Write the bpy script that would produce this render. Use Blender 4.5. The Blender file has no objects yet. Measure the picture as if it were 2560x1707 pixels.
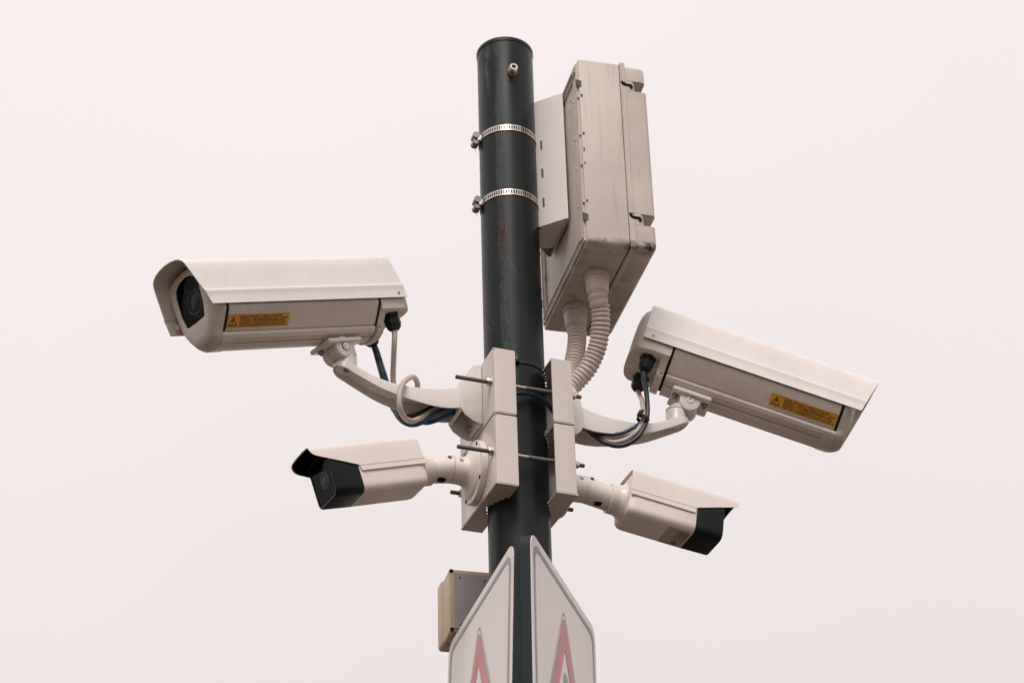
import bpy, bmesh, math, random
from mathutils import Vector, Matrix
R = math.radians
random.seed(7)
scene = bpy.context.scene
COL = scene.collection

# ------------------------------------------------------------------ camera
PITCH, ROLL, FPX, DIST = R(31.56), R(-1.748), 5574.0, 4.236
CAM = Vector((-0.003, -DIST * math.cos(PITCH), 1.6))
_u0 = Vector((0, -math.sin(PITCH), math.cos(PITCH)))
FWD = Vector((0, math.cos(PITCH), math.sin(PITCH)))
RGT = Vector((1, 0, 0)) * math.cos(ROLL) + _u0 * math.sin(ROLL)
UPV = _u0 * math.cos(ROLL) - Vector((1, 0, 0)) * math.sin(ROLL)
cam_d = bpy.data.cameras.new('camera')
cam_d.sensor_width = 36.0
cam_d.lens = FPX * 36.0 / 2560.0
cam_d.clip_start, cam_d.clip_end = 0.05, 2000.0
cam_d.dof.use_dof = True
cam_d.dof.focus_distance = 4.12
cam_d.dof.aperture_fstop = 4.5
cam = bpy.data.objects.new('camera', cam_d)
COL.objects.link(cam)
cam.matrix_world = Matrix((
    (RGT.x, UPV.x, -FWD.x, CAM.x), (RGT.y, UPV.y, -FWD.y, CAM.y), (RGT.z, UPV.z, -FWD.z, CAM.z), (0, 0, 0, 1)))
scene.camera = cam

# ------------------------------------------------------------------ sky and sun (overcast)
SUN_EL, SUN_AZ = R(51), R(185)          # azimuth clockwise from +Y
w = bpy.data.worlds.new('World'); scene.world = w; w.use_nodes = True
wt = w.node_tree; wt.nodes.clear()
wo = wt.nodes.new('ShaderNodeOutputWorld'); wb = wt.nodes.new('ShaderNodeBackground')
sky = wt.nodes.new('ShaderNodeTexSky'); sky.sky_type = 'NISHITA'; sky.sun_disc = False
sky.sun_elevation = SUN_EL; sky.sun_rotation = SUN_AZ; sky.air_density = 1.0; sky.dust_density = 6.0; sky.ozone_density = 1.0
skm = wt.nodes.new('ShaderNodeVectorMath'); skm.operation = 'SCALE'; skm.inputs['Scale'].default_value = 0.08
tc = wt.nodes.new('ShaderNodeTexCoord')
cn = wt.nodes.new('ShaderNodeTexNoise'); cn.inputs['Scale'].default_value = 2.2; cn.inputs['Detail'].default_value = 3.0
cr = wt.nodes.new('ShaderNodeValToRGB')
cr.color_ramp.elements[0].position = 0.3; cr.color_ramp.elements[0].color = (0.905, 0.838, 0.832, 1)
cr.color_ramp.elements[1].position = 0.7; cr.color_ramp.elements[1].color = (0.955, 0.872, 0.862, 1)
mx = wt.nodes.new('ShaderNodeMix'); mx.data_type = 'RGBA'; mx.inputs['Factor'].default_value = 0.97
wt.links.new(tc.outputs['Generated'], cn.inputs['Vector'])
wt.links.new(cn.outputs['Fac'], cr.inputs['Fac'])
wt.links.new(sky.outputs['Color'], skm.inputs[0])
wt.links.new(skm.outputs['Vector'], mx.inputs['A'])
wt.links.new(cr.outputs['Color'], mx.inputs['B'])
# overcast sky: a little brighter towards the zenith, as the part in view is
sg = wt.nodes.new('ShaderNodeSeparateXYZ'); wt.links.new(tc.outputs['Generated'], sg.inputs[0])
gr = wt.nodes.new('ShaderNodeMapRange'); gr.inputs['From Min'].default_value = 0.0; gr.inputs['From Max'].default_value = 1.0
gr.inputs['To Min'].default_value = 0.545; gr.inputs['To Max'].default_value = 0.785; gr.clamp = True
wt.links.new(sg.outputs['Z'], gr.inputs['Value'])
gx = wt.nodes.new('ShaderNodeVectorMath'); gx.operation = 'SCALE'
wt.links.new(mx.outputs['Result'], gx.inputs[0]); wt.links.new(gr.outputs['Result'], gx.inputs['Scale'])
wt.links.new(gx.outputs['Vector'], wb.inputs['Color'])
wb.inputs['Strength'].default_value = 1.0
wt.links.new(wb.outputs['Background'], wo.inputs['Surface'])
sun_d = bpy.data.lights.new('sun', 'SUN'); sun_d.energy = 1.5; sun_d.angle = R(30); sun_d.color = (1.0, 0.95, 0.9)
sun = bpy.data.objects.new('sun', sun_d); COL.objects.link(sun)
sdir = Vector((math.sin(SUN_AZ) * math.cos(SUN_EL), math.cos(SUN_AZ) * math.cos(SUN_EL), math.sin(SUN_EL)))
sun.rotation_euler = sdir.to_track_quat('Z', 'Y').to_euler(); sun.location = (0, -6, 8)
vs = scene.view_settings
vs.view_transform = 'Standard'; vs.look = 'None'; vs.exposure = 0.55; vs.gamma = 1.0
vs.use_curve_mapping = False
scene.cycles.max_bounces = 8

# ------------------------------------------------------------------ frames
def frame_az(deg):
    a = R(deg)
    return Vector((math.cos(a), math.sin(a), 0)), Vector((-math.sin(a), math.cos(a), 0))
ZV = Vector((0, 0, 1))
AB, BB = frame_az(21.1)          # clamp brackets: A to the right, B away
CE, DE = frame_az(14.74)         # equipment enclosure
def ray(u, v):
    return FWD + RGT * ((u - 1280) / FPX) - UPV * ((v - 853.5) / FPX)
def onplane(u, v, pt, n):
    d = ray(u, v)
    return CAM + d * ((Vector(pt) - CAM).dot(n) / d.dot(n))
def at(u, v, b):                 # sight line met with the vertical plane b metres behind the pole axis
    return onplane(u, v, BB * b, BB)
def mat4(X, Y, Z, O):
    return Matrix(((X.x, Y.x, Z.x, O.x), (X.y, Y.y, Z.y, O.y), (X.z, Y.z, Z.z, O.z), (0, 0, 0, 1)))
def cam_axes(az, pt, ro):
    a, t, c, s = R(az), R(pt), math.cos(R(ro)), math.sin(R(ro))
    X = Vector((math.cos(a) * math.cos(t), math.sin(a) * math.cos(t), -math.sin(t)))
    Y = Vector((-math.sin(a), math.cos(a), 0)); Zc = X.cross(Y)
    return X, Y * c + Zc * s, Zc * c - Y * s

# ------------------------------------------------------------------ materials
def new_mat(name):
    m = bpy.data.materials.new(name); m.use_nodes = True
    nt = m.node_tree; nt.nodes.clear()
    out = nt.nodes.new('ShaderNodeOutputMaterial'); b = nt.nodes.new('ShaderNodeBsdfPrincipled')
    nt.links.new(b.outputs['BSDF'], out.inputs['Surface'])
    return m, nt, b, out
def N(nt, t, **k):
    n = nt.nodes.new(t)
    for a, v in k.items(): setattr(n, a, v)
    return n
def pos_scaled(nt, sx, sy, sz):
    g = N(nt, 'ShaderNodeNewGeometry'); m = N(nt, 'ShaderNodeVectorMath', operation='MULTIPLY')
    m.inputs[1].default_value = (sx, sy, sz); nt.links.new(g.outputs['Position'], m.inputs[0]); return m.outputs[0]
def noise(nt, vec, scale, detail=4.0, rough=0.55):
    n = N(nt, 'ShaderNodeTexNoise'); n.inputs['Scale'].default_value = scale
    n.inputs['Detail'].default_value = detail; n.inputs['Roughness'].default_value = rough
    nt.links.new(vec, n.inputs['Vector']); return n.outputs['Fac']
def ramp(nt, fac, p0, v0, p1, v1):
    r = N(nt, 'ShaderNodeMapRange'); r.inputs['From Min'].default_value = p0; r.inputs['From Max'].default_value = p1
    r.inputs['To Min'].default_value = v0; r.inputs['To Max'].default_value = v1; r.clamp = True
    nt.links.new(fac, r.inputs['Value']); return r.outputs['Result']
def mixc(nt, fac, a, b):
    m = N(nt, 'ShaderNodeMix', data_type='RGBA')
    if isinstance(fac, float): m.inputs['Factor'].default_value = fac
    else: nt.links.new(fac, m.inputs['Factor'])
    for s, v in (('A', a), ('B', b)):
        if isinstance(v, tuple): m.inputs[s].default_value = (*v, 1)
        else: nt.links.new(v, m.inputs[s])
    return m.outputs['Result']
def math_(nt, op, a, b=None):
    m = N(nt, 'ShaderNodeMath', operation=op)
    for i, v in enumerate((a, b)):
        if v is None: continue
        if isinstance(v, (int, float)): m.inputs[i].default_value = v
        else: nt.links.new(v, m.inputs[i])
    return m.outputs[0]

def paint(name, col, rough=0.38, var=0.10, specks=0.5, streaks=0.25, bump=0.02, dirt=(0.10, 0.085, 0.07), metallic=0.0, spec=0.5, coat=0.0):
    """painted / plastic surface: slight blotches, run-off streaks, specks of grime, uneven gloss"""
    m, nt, b, out = new_mat(name)
    p = pos_scaled(nt, 1, 1, 1)
    n1 = noise(nt, p, 9.0)
    n2 = noise(nt, p, 210.0, 2.0, 0.6)
    n3 = noise(nt, pos_scaled(nt, 90, 90, 7), 1.0, 3.0)
    dk = tuple(c * (1 - 2 * var) for c in col)
    c1 = mixc(nt, ramp(nt, n1, 0.35, 0.0, 0.68, 1.0), dk, col)
    c2 = mixc(nt, math_(nt, 'MULTIPLY', ramp(nt, n3, 0.56, 0.0, 0.78, 1.0), streaks), c1, dirt)
    sp = math_(nt, 'MULTIPLY', ramp(nt, n2, 0.735, 0.0, 0.78, 1.0), ramp(nt, n1, 0.45, 0.0, 0.6, 1.0))
    c3 = mixc(nt, math_(nt, 'MULTIPLY', sp, specks), c2, tuple(c * 0.6 for c in dirt))
    nt.links.new(c3, b.inputs['Base Color'])
    nt.links.new(ramp(nt, n1, 0.3, rough * 0.82, 0.7, rough * 1.25), b.inputs['Roughness'])
    b.inputs['Metallic'].default_value = metallic
    b.inputs['Specular IOR Level'].default_value = spec
    b.inputs['Coat Weight'].default_value = coat; b.inputs['Coat Roughness'].default_value = 0.12
    if bump:
        bp = N(nt, 'ShaderNodeBump'); bp.inputs['Strength'].default_value = bump; bp.inputs['Distance'].default_value = 0.002
        nt.links.new(noise(nt, p, 420.0, 2.0), bp.inputs['Height']); nt.links.new(bp.outputs['Normal'], b.inputs['Normal'])
    return m

M = {}
M['shell'] = paint('housing_paint', (0.68, 0.595, 0.535), 0.36, 0.06, 0.85, 0.17, 0.02)
M['hood'] = paint('sunshield_paint', (0.735, 0.685, 0.66), 0.34, 0.03, 0.5, 0.07, 0.01)
M['clamp'] = paint('bracket_enamel', (0.645, 0.575, 0.53), 0.20, 0.03, 0.7, 0.12, 0.03, coat=0.35)
M['arm'] = paint('arm_enamel', (0.685, 0.635, 0.60), 0.28, 0.02, 0.45, 0.03, 0.01, coat=0.2)
M['bullet'] = paint('bullet_paint', (0.78, 0.70, 0.65), 0.42, 0.03, 0.8, 0.03, 0.02)
M['encl'] = paint('enclosure_polyester', (0.575, 0.495, 0.44), 0.5, 0.07, 0.6, 0.34, 0.03, dirt=(0.16, 0.13, 0.10))
M['encl_plate'] = paint('bracket_powder_coat', (0.68, 0.62, 0.60), 0.42, 0.02, 0.25, 0.04, 0.01)
M['hose'] = paint('hose_plastic', (0.66, 0.55, 0.495), 0.45, 0.08, 0.7, 0.2, 0.02)
M['beige'] = paint('beige_plastic', (0.72, 0.56, 0.39), 0.5, 0.05, 0.3, 0.1, 0.02)
M['black'] = paint('black_plastic', (0.012, 0.014, 0.016), 0.42, 0.1, 0.1, 0.05, 0.03, dirt=(0.05, 0.05, 0.045), spec=0.3)
M['gloss_black'] = paint('bezel_black', (0.009, 0.0135, 0.0155), 0.38, 0.1, 0.25, 0.06, 0.03, dirt=(0.035, 0.033, 0.03), spec=0.14)
M['gasket'] = paint('gasket_rubber', (0.009, 0.012, 0.014), 0.6, 0.1, 0.05, 0.0, 0.0, spec=0.2)
M['lining'] = paint('visor_lining', (0.0045, 0.005, 0.005), 0.8, 0.1, 0.1, 0.0, 0.0, dirt=(0.02, 0.02, 0.018), spec=0.04)
M['steel'] = paint('stainless_steel', (0.64, 0.58, 0.53), 0.22, 0.08, 0.6, 0.25, 0.02, dirt=(0.22, 0.10, 0.05), metallic=1.0)
M['thread'] = paint('zinc_thread', (0.20, 0.165, 0.145), 0.5, 0.12, 0.6, 0.3, 0.02, dirt=(0.09, 0.05, 0.03), metallic=0.7)
M['rusty'] = paint('rusty_bolt', (0.34, 0.22, 0.16), 0.5, 0.25, 0.6, 0.4, 0.03, dirt=(0.14, 0.05, 0.025), metallic=0.6)
M['screw'] = paint('screw_steel', (0.30, 0.275, 0.25), 0.38, 0.1, 0.4, 0.1, 0.02, metallic=0.8)
M['plate_steel'] = paint('galvanised_plate', (0.58, 0.53, 0.52), 0.5, 0.08, 0.3, 0.15, 0.03, metallic=0.2)
M['cable_white'] = paint('cable_white', (0.56, 0.46, 0.41), 0.45, 0.1, 0.9, 0.5, 0.02, dirt=(0.08, 0.06, 0.045))
M['cable_blue'] = paint('cable_blue', (0.008, 0.060, 0.135), 0.36, 0.15, 0.3, 0.1, 0.02)
M['cable_black'] = paint('cable_black', (0.014, 0.018, 0.022), 0.38, 0.1, 0.2, 0.1, 0.02)
M['sign_white'] = paint('sign_sheeting', (0.80, 0.73, 0.685), 0.30, 0.03, 0.45, 0.22, 0.01, dirt=(0.36, 0.30, 0.25))
M['sign_rim'] = paint('sign_rim_paint', (0.016, 0.0265, 0.031), 0.5, 0.12, 0.4, 0.08, 0.03, dirt=(0.10, 0.10, 0.09), spec=0.18)
M['sign_grey'] = paint('sign_grey_ink', (0.25, 0.265, 0.285), 0.35, 0.05, 0.3, 0.08, 0.0)
M['sign_red'] = paint('sign_faded_red', (0.53, 0.140, 0.150), 0.32, 0.04, 0.3, 0.08, 0.0, dirt=(0.45, 0.28, 0.27))
M['sign_dark'] = paint('sign_black_ink', (0.07, 0.085, 0.10), 0.4, 0.05, 0.2, 0.05, 0.0)
M['label'] = paint('orange_sticker', (0.66, 0.295, 0.022), 0.42, 0.04, 0.3, 0.06, 0.0)
M['ink'] = paint('black_ink', (0.018, 0.016, 0.014), 0.5, 0.05, 0.0, 0.0, 0.0)
M['spec_label'] = paint('worn_sticker', (0.50, 0.43, 0.37), 0.5, 0.12, 0.8, 0.3, 0.0)
M['dark_hole'] = paint('hollow_dark', (0.014, 0.013, 0.012), 0.7, 0.05, 0.0, 0.0, 0.0, spec=0.1)

def lens_mat():
    m, nt, b, out = new_mat('lens_glass_dark')
    b.inputs['Base Color'].default_value = (0.004, 0.006, 0.006, 1); b.inputs['Roughness'].default_value = 0.08; b.inputs['Specular IOR Level'].default_value = 0.35
    return m
M['lens'] = lens_mat()
def pane_mat():
    m, nt, b, out = new_mat('window_pane')
    nt.nodes.remove(b)
    t = N(nt, 'ShaderNodeBsdfTransparent'); t.inputs['Color'].default_value = (0.80, 0.86, 0.84, 1)
    g = N(nt, 'ShaderNodeBsdfGlossy'); g.inputs['Roughness'].default_value = 0.04; g.inputs['Color'].default_value = (0.8, 0.85, 0.85, 1)
    f = N(nt, 'ShaderNodeFresnel'); f.inputs['IOR'].default_value = 1.15
    s = N(nt, 'ShaderNodeMixShader')
    gg = N(nt, 'ShaderNodeNewGeometry'); fr_ = math_(nt, 'MULTIPLY', f.outputs[0], math_(nt, 'SUBTRACT', 1.0, gg.outputs['Backfacing']))
    nt.links.new(fr_, s.inputs[0]); nt.links.new(t.outputs[0], s.inputs[1]); nt.links.new(g.outputs[0], s.inputs[2])
    nt.links.new(s.outputs[0], out.inputs['Surface']); return m
M['pane'] = pane_mat()
def led_mat():
    m, nt, b, out = new_mat('green_led')
    b.inputs['Base Color'].default_value = (0.1, 0.3, 0.02, 1)
    b.inputs['Emission Color'].default_value = (0.30, 0.75, 0.03, 1); b.inputs['Emission Strength'].default_value = 0.9
    return m
M['led'] = led_mat()
M['rimgrey'] = paint('rim_highlight', (0.034, 0.040, 0.041), 0.3, 0.05, 0.0, 0.0, 0.0)
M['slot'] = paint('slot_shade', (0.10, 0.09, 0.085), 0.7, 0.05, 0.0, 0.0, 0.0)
M['barrel'] = paint('lens_barrel_grey', (0.030, 0.033, 0.034), 0.3, 0.05, 0.0, 0.0, 0.0)

def pole_mat():
    """dark slate enamel, chalky wear on the weather side, a run of rust and bared blue primer down the seam"""
    m, nt, b, out = new_mat('pole_enamel')
    g = N(nt, 'ShaderNodeNewGeometry'); sx = N(nt, 'ShaderNodeSeparateXYZ'); nt.links.new(g.outputs['Position'], sx.inputs[0])
    p = pos_scaled(nt, 1, 1, 1)
    n_big = noise(nt, p, 7.0); n_fine = noise(nt, p, 120.0, 4.0, 0.65)
    wob = noise(nt, pos_scaled(nt, 0, 0, 1), 9.0, 2.0)
    # seam offset from x = -0.016, wandering a little with height
    dx = math_(nt, 'ABSOLUTE', math_(nt, 'SUBTRACT', math_(nt, 'ADD', sx.outputs['X'], 0.0215), math_(nt, 'MULTIPLY', wob, 0.011)))
    front = ramp(nt, sx.outputs['Y'], -0.02, 1.0, 0.0, 0.0)
    zlow = ramp(nt, sx.outputs['Z'], 3.72, 0.0, 3.80, 1.0)
    zhi = ramp(nt, sx.outputs['Z'], 4.36, 1.0, 4.42, 0.35)
    zone = math_(nt, 'MULTIPLY', math_(nt, 'MULTIPLY', front, zlow), zhi)
    patch = noise(nt, pos_scaled(nt, 60, 60, 22), 1.0, 4.0, 0.7)
    blue_m = math_(nt, 'MULTIPLY', math_(nt, 'MULTIPLY', ramp(nt, dx, 0.003, 1.0, 0.0085, 0.0), ramp(nt, patch, 0.40, 0.0, 0.52, 1.0)), zone)
    zr = math_(nt, 'MULTIPLY', ramp(nt, sx.outputs['Z'], 3.88, 0.45, 3.95, 1.0), ramp(nt, sx.outputs['Z'], 4.05, 1.0, 4.14, 0.55))
    rust_m = math_(nt, 'MULTIPLY', math_(nt, 'MULTIPLY', math_(nt, 'MULTIPLY', ramp(nt, dx, 0.0035, 1.0, 0.0095, 0.0), ramp(nt, noise(nt, pos_scaled(nt, 110, 110, 45), 1.0, 5.0, 0.7), 0.49, 0.0, 0.535, 1.0)), zone), zr)
    # chalky wear near the top left
    chalk = math_(nt, 'MULTIPLY', ramp(nt, noise(nt, pos_scaled(nt, 55, 55, 13), 1.0, 5.0, 0.65), 0.54, 0.0, 0.72, 1.0),
                  math_(nt, 'MULTIPLY', ramp(nt, sx.outputs['Z'], 4.33, 0.0, 4.46, 1.0), ramp(nt, sx.outputs['X'], -0.045, 1.0, -0.012, 0.0)))
    # rust under the rim
    rim = math_(nt, 'MULTIPLY', ramp(nt, sx.outputs['Z'], 4.472, 0.0, 4.502, 1.0), ramp(nt, noise(nt, pos_scaled(nt, 45, 45, 25), 1.0, 5.0, 0.7), 0.57, 0.0, 0.64, 1.0))
    # scratches
    wv = N(nt, 'ShaderNodeTexNoise'); wv.inputs['Scale'].default_value = 1.0; wv.inputs['Detail'].default_value = 1.0
    rot = N(nt, 'ShaderNodeVectorRotate'); rot.rotation_type = 'Y_AXIS'; rot.inputs['Angle'].default_value = R(24)
    nt.links.new(g.outputs['Position'], rot.inputs['Vector'])
    sc = N(nt, 'ShaderNodeVectorMath', operation='MULTIPLY'); sc.inputs[1].default_value = (520, 8, 9); nt.links.new(rot.outputs[0], sc.inputs[0]); nt.links.new(sc.outputs[0], wv.inputs['Vector'])
    scr = math_(nt, 'MULTIPLY', ramp(nt, wv.outputs['Fac'], 0.765, 0.0, 0.79, 1.0), 0.55)
    base = mixc(nt, ramp(nt, n_big, 0.35, 0.0, 0.65, 1.0), (0.0085, 0.0120, 0.0135), (0.0125, 0.0160, 0.0172))
    base = mixc(nt, math_(nt, 'MULTIPLY', ramp(nt, n_fine, 0.68, 0.0, 0.74, 1.0), 0.25), base, (0.12, 0.12, 0.11))
    base = mixc(nt, math_(nt, 'MULTIPLY', chalk, 0.5), base, (0.26, 0.28, 0.29))
    base = mixc(nt, scr, base, (0.14, 0.14, 0.13))
    base = mixc(nt, math_(nt, 'MULTIPLY', blue_m, 0.75), base, (0.030, 0.050, 0.063))
    # bare spots of rust lower down behind the signs
    low = math_(nt, 'MULTIPLY', ramp(nt, noise(nt, pos_scaled(nt, 38, 38, 16), 1.0, 5.0, 0.7), 0.55, 0.0, 0.68, 1.0), ramp(nt, sx.outputs['Z'], 3.36, 0.7, 3.47, 0.0))
    allrust = math_(nt, 'MINIMUM', math_(nt, 'ADD', math_(nt, 'ADD', rust_m, rim), math_(nt, 'MULTIPLY', low, 0.35)), 1.0)
    edge = math_(nt, 'MULTIPLY', ramp(nt, allrust, 0.05, 0.0, 0.3, 1.0), ramp(nt, allrust, 0.5, 1.0, 0.8, 0.0))
    base = mixc(nt, math_(nt, 'MULTIPLY', edge, 0.22), base, (0.10, 0.10, 0.095))
    base = mixc(nt, ramp(nt, allrust, 0.35, 0.0, 0.7, 1.0), base, mixc(nt, n_fine, (0.040, 0.011, 0.006), (0.085, 0.024, 0.013)))
    nt.links.new(base, b.inputs['Base Color'])
    rg = math_(nt, 'MAXIMUM', ramp(nt, n_big, 0.3, 0.29, 0.7, 0.40), math_(nt, 'MULTIPLY', math_(nt, 'MAXIMUM', allrust, chalk), 0.75))
    nt.links.new(rg, b.inputs['Roughness']); b.inputs['Specular IOR Level'].default_value = 0.21
    bp = N(nt, 'ShaderNodeBump'); bp.inputs['Strength'].default_value = 0.10; bp.inputs['Distance'].default_value = 0.002
    hh = math_(nt, 'SUBTRACT', math_(nt, 'MULTIPLY', noise(nt, p, 260.0, 3.0), 0.5), math_(nt, 'MULTIPLY', math_(nt, 'MAXIMUM', blue_m, allrust), 0.8))
    nt.links.new(hh, bp.inputs['Height']); nt.links.new(bp.outputs['Normal'], b.inputs['Normal'])
    return m
M['pole'] = pole_mat()

def mildew(m, zlo, zhi, spread=0.6):
    """dark mildew that clings along a lower edge between two heights"""
    nt = m.node_tree; b = next(n for n in nt.nodes if n.type == 'BSDF_PRINCIPLED')
    src = b.inputs['Base Color'].links[0].from_socket
    g = N(nt, 'ShaderNodeNewGeometry'); sx = N(nt, 'ShaderNodeSeparateXYZ'); nt.links.new(g.outputs['Position'], sx.inputs[0])
    band = math_(nt, 'MULTIPLY', ramp(nt, sx.outputs['Z'], zlo - 0.001, 0.0, zlo + 0.002, 1.0), ramp(nt, sx.outputs['Z'], zhi - 0.006, 1.0, zhi, 0.0))
    n = noise(nt, pos_scaled(nt, 30, 30, 30), 1.0, 7.0, 0.72)
    big = noise(nt, pos_scaled(nt, 11, 11, 11), 1.0, 2.0)
    dd = N(nt, 'ShaderNodeVectorMath', operation='DOT_PRODUCT'); dd.inputs[1].default_value = tuple(DE); nt.links.new(g.outputs['Position'], dd.inputs[0])
    band = math_(nt, 'MULTIPLY', band, ramp(nt, dd.outputs['Value'], -0.150, 1.0, -0.128, 0.30))
    f = math_(nt, 'MULTIPLY', math_(nt, 'MULTIPLY', band, ramp(nt, n, 0.44, 0.0, 0.53, 1.0)), ramp(nt, big, 0.34, 0.0, 0.46, 1.0))
    nt.links.new(mixc(nt, f, src, (0.030, 0.028, 0.022)), b.inputs['Base Color'])
mildew(M['encl'], 3.9518, 3.970)

# ------------------------------------------------------------------ mesh helpers
def finish(me, smooth):
    if smooth is not None:
        for p in me.polygons: p.use_smooth = True
        me.set_sharp_from_angle(angle=R(smooth))
def bm_obj(name, bm, mat, parent=None, smooth=35, matrix=None):
    bmesh.ops.recalc_face_normals(bm, faces=bm.faces)
    me = bpy.data.meshes.new(name); bm.to_mesh(me); bm.free()
    me.materials.append(M[mat] if isinstance(mat, str) else mat); finish(me, smooth)
    o = bpy.data.objects.new(name, me); COL.objects.link(o)
    if parent is not None: o.parent = parent
    if matrix is not None: o.matrix_local = matrix
    return o
def tag(o, label=None, cat=None, group=None, kind=None):
    if label: o['label'] = label
    if cat: o['category'] = cat
    if group: o['group'] = group
    if kind: o['kind'] = kind
    return o
def thing(name, matrix, label, cat, group=None):
    o = bpy.data.objects.new(name, None); o.empty_display_size = 0.05; COL.objects.link(o)
    o.matrix_world = matrix; return tag(o, label, cat, group)
def box(bm, x0, x1, y0, y1, z0, z1, bev=0.0, seg=2):
    b2 = bmesh.new(); bmesh.ops.create_cube(b2, size=1.0)
    bmesh.ops.scale(b2, vec=(x1 - x0, y1 - y0, z1 - z0), verts=b2.verts)
    bmesh.ops.translate(b2, vec=((x0 + x1) / 2, (y0 + y1) / 2, (z0 + z1) / 2), verts=b2.verts)
    if bev > 0: bmesh.ops.bevel(b2, geom=list(b2.edges), offset=bev, segments=seg, affect='EDGES', profile=0.5)
    merge(bm, b2)
def merge(bm, b2):
    me = bpy.data.meshes.new('tmp'); b2.to_mesh(me); b2.free(); bm.from_mesh(me); bpy.data.meshes.remove(me)
def loft(bm, secs, cap0=True, cap1=True, closed=True):
    rows = [[bm.verts.new(p) for p in s] for s in secs]
    n = len(rows[0])
    for a, b in zip(rows, rows[1:]):
        for i in range(n if closed else n - 1):
            j = (i + 1) % n
            try: bm.faces.new((a[i], a[j], b[j], b[i]))
            except ValueError: pass
    if cap0: bm.faces.new(rows[0][::-1])
    if cap1: bm.faces.new(rows[-1])
    return rows
def frame_for(d):
    d = Vector(d).normalized(); h = Vector((0, 0, 1)) if abs(d.z) < 0.9 else Vector((1, 0, 0))
    u = d.cross(h).normalized(); return u, u.cross(d).normalized()
def ring(c, d, r, n=24, u=None, v=None):
    if u is None: u, v = frame_for(d)
    c = Vector(c)
    return [c + (u * math.cos(t) + v * math.sin(t)) * r for t in [2 * math.pi * i / n for i in range(n)]]
def cyl(bm, p0, p1, prof, n=24, cap0=True, cap1=True):
    """prof: radius or list of (t 0..1 along p0-p1, radius)"""
    p0, p1 = Vector(p0), Vector(p1); d = p1 - p0
    if not isinstance(prof, (list, tuple)): prof = [(0, prof), (1, prof)]
    u, v = frame_for(d)
    loft(bm, [ring(p0 + d * t, d, r, n, u, v) for t, r in prof], cap0, cap1)
def catmull(pts, per=10):
    P = [Vector(p) for p in pts]; P = [P[0] * 2 - P[1]] + P + [P[-1] * 2 - P[-2]]
    out = []
    for i in range(1, len(P) - 2):
        for k in range(per):
            t = k / per; a, b, c, d = P[i - 1], P[i], P[i + 1], P[i + 2]
            out.append(0.5 * ((2 * b) + (c - a) * t + (2 * a - 5 * b + 4 * c - d) * t * t + (3 * b - a - 3 * c + d) * t ** 3))
    out.append(P[-2]); return out
def resample(pts, step):
    out = [pts[0]]; acc = 0.0
    L = [0.0]
    for a, b in zip(pts, pts[1:]): L.append(L[-1] + (b - a).length)
    n = max(2, int(L[-1] / step)); j = 0
    out = []
    for i in range(n + 1):
        s = L[-1] * i / n
        while j < len(L) - 2 and L[j + 1] < s: j += 1
        t = (s - L[j]) / max(1e-9, L[j + 1] - L[j]); out.append(pts[j].lerp(pts[j + 1], t))
    return out
def tube(bm, pts, rad, n=14, cap=True):
    """rad: number or function of (index, arclength)"""
    u = None; s = 0.0; secs = []
    for i, p in enumerate(pts):
        d = (pts[min(i + 1, len(pts) - 1)] - pts[max(i - 1, 0)]).normalized()
        if u is None: u, v = frame_for(d)
        else:
            u = (u - d * u.dot(d)).normalized(); v = d.cross(u)
        if i: s += (p - pts[i - 1]).length
        r = rad(i, s) if callable(rad) else rad
        secs.append(ring(p, d, r, n, u, v))
    loft(bm, secs, cap, cap)
def hexprism(bm, c, d, r, h, rot=0.0, cham=True):
    d = Vector(d).normalized(); u, v = frame_for(d); c = Vector(c)
    u2 = u * math.cos(rot) + v * math.sin(rot); v2 = d.cross(u2)
    k = 0.93 if cham else 1.0
    loft(bm, [ring(c, d, r * k, 6, u2, v2), ring(c + d * h * 0.12, d, r, 6, u2, v2), ring(c + d * h * 0.86, d, r, 6, u2, v2), ring(c + d * h, d, r * k, 6, u2, v2)])
def prism(bm, poly, ex, bev=0.0):
    """poly: list of Vectors (planar), ex: extrusion vector"""
    ex = Vector(ex); b2 = bmesh.new()
    loft(b2, [[Vector(p) for p in poly], [Vector(p) + ex for p in poly]])
    if bev > 0:
        bmesh.ops.recalc_face_normals(b2, faces=b2.faces)
        es = [e for e in b2.edges if len(e.link_faces) == 2 and e.calc_face_angle(0) > R(30)]
        bmesh.ops.bevel(b2, geom=es, offset=bev, segments=2, affect='EDGES', profile=0.5)
    merge(bm, b2)
def round_poly(poly, r, seg=4):
    """round the corners of a 2-D polygon"""
    out = []; n = len(poly)
    for i in range(n):
        p0, p1, p2 = Vector(poly[i - 1]), Vector(poly[i]), Vector(poly[(i + 1) % n])
        rr = r[i] if isinstance(r, (list, tuple)) else r
        rr = min(rr, (p0 - p1).length * 0.48, (p2 - p1).length * 0.48)
        a = p1 + (p0 - p1).normalized() * rr; c = p1 + (p2 - p1).normalized() * rr
        if rr < 1e-6: out.append(p1); continue
        for k in range(seg + 1):
            t = k / seg; out.append(a * (1 - t) ** 2 + p1 * 2 * t * (1 - t) + c * t * t)
    return out
def star(poly, ctr, n=72):
    """resample a closed star-shaped polygon at n even angles round ctr"""
    c = Vector(ctr); P = [Vector(p) for p in poly]; out = []
    for k in range(n):
        t = 2 * math.pi * k / n; d = Vector((math.cos(t), math.sin(t))); best = None
        for i in range(len(P)):
            a, b = P[i - 1] - c, P[i] - c; e = b - a; den = d.x * e.y - d.y * e.x
            if abs(den) < 1e-12: continue
            s = (a.x * e.y - a.y * e.x) / den; q = (a.x * d.y - a.y * d.x) / den
            if s > 0 and -1e-6 <= q <= 1 + 1e-6 and (best is None or s > best): best = s
        out.append(c + d * best)
    return out
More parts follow.
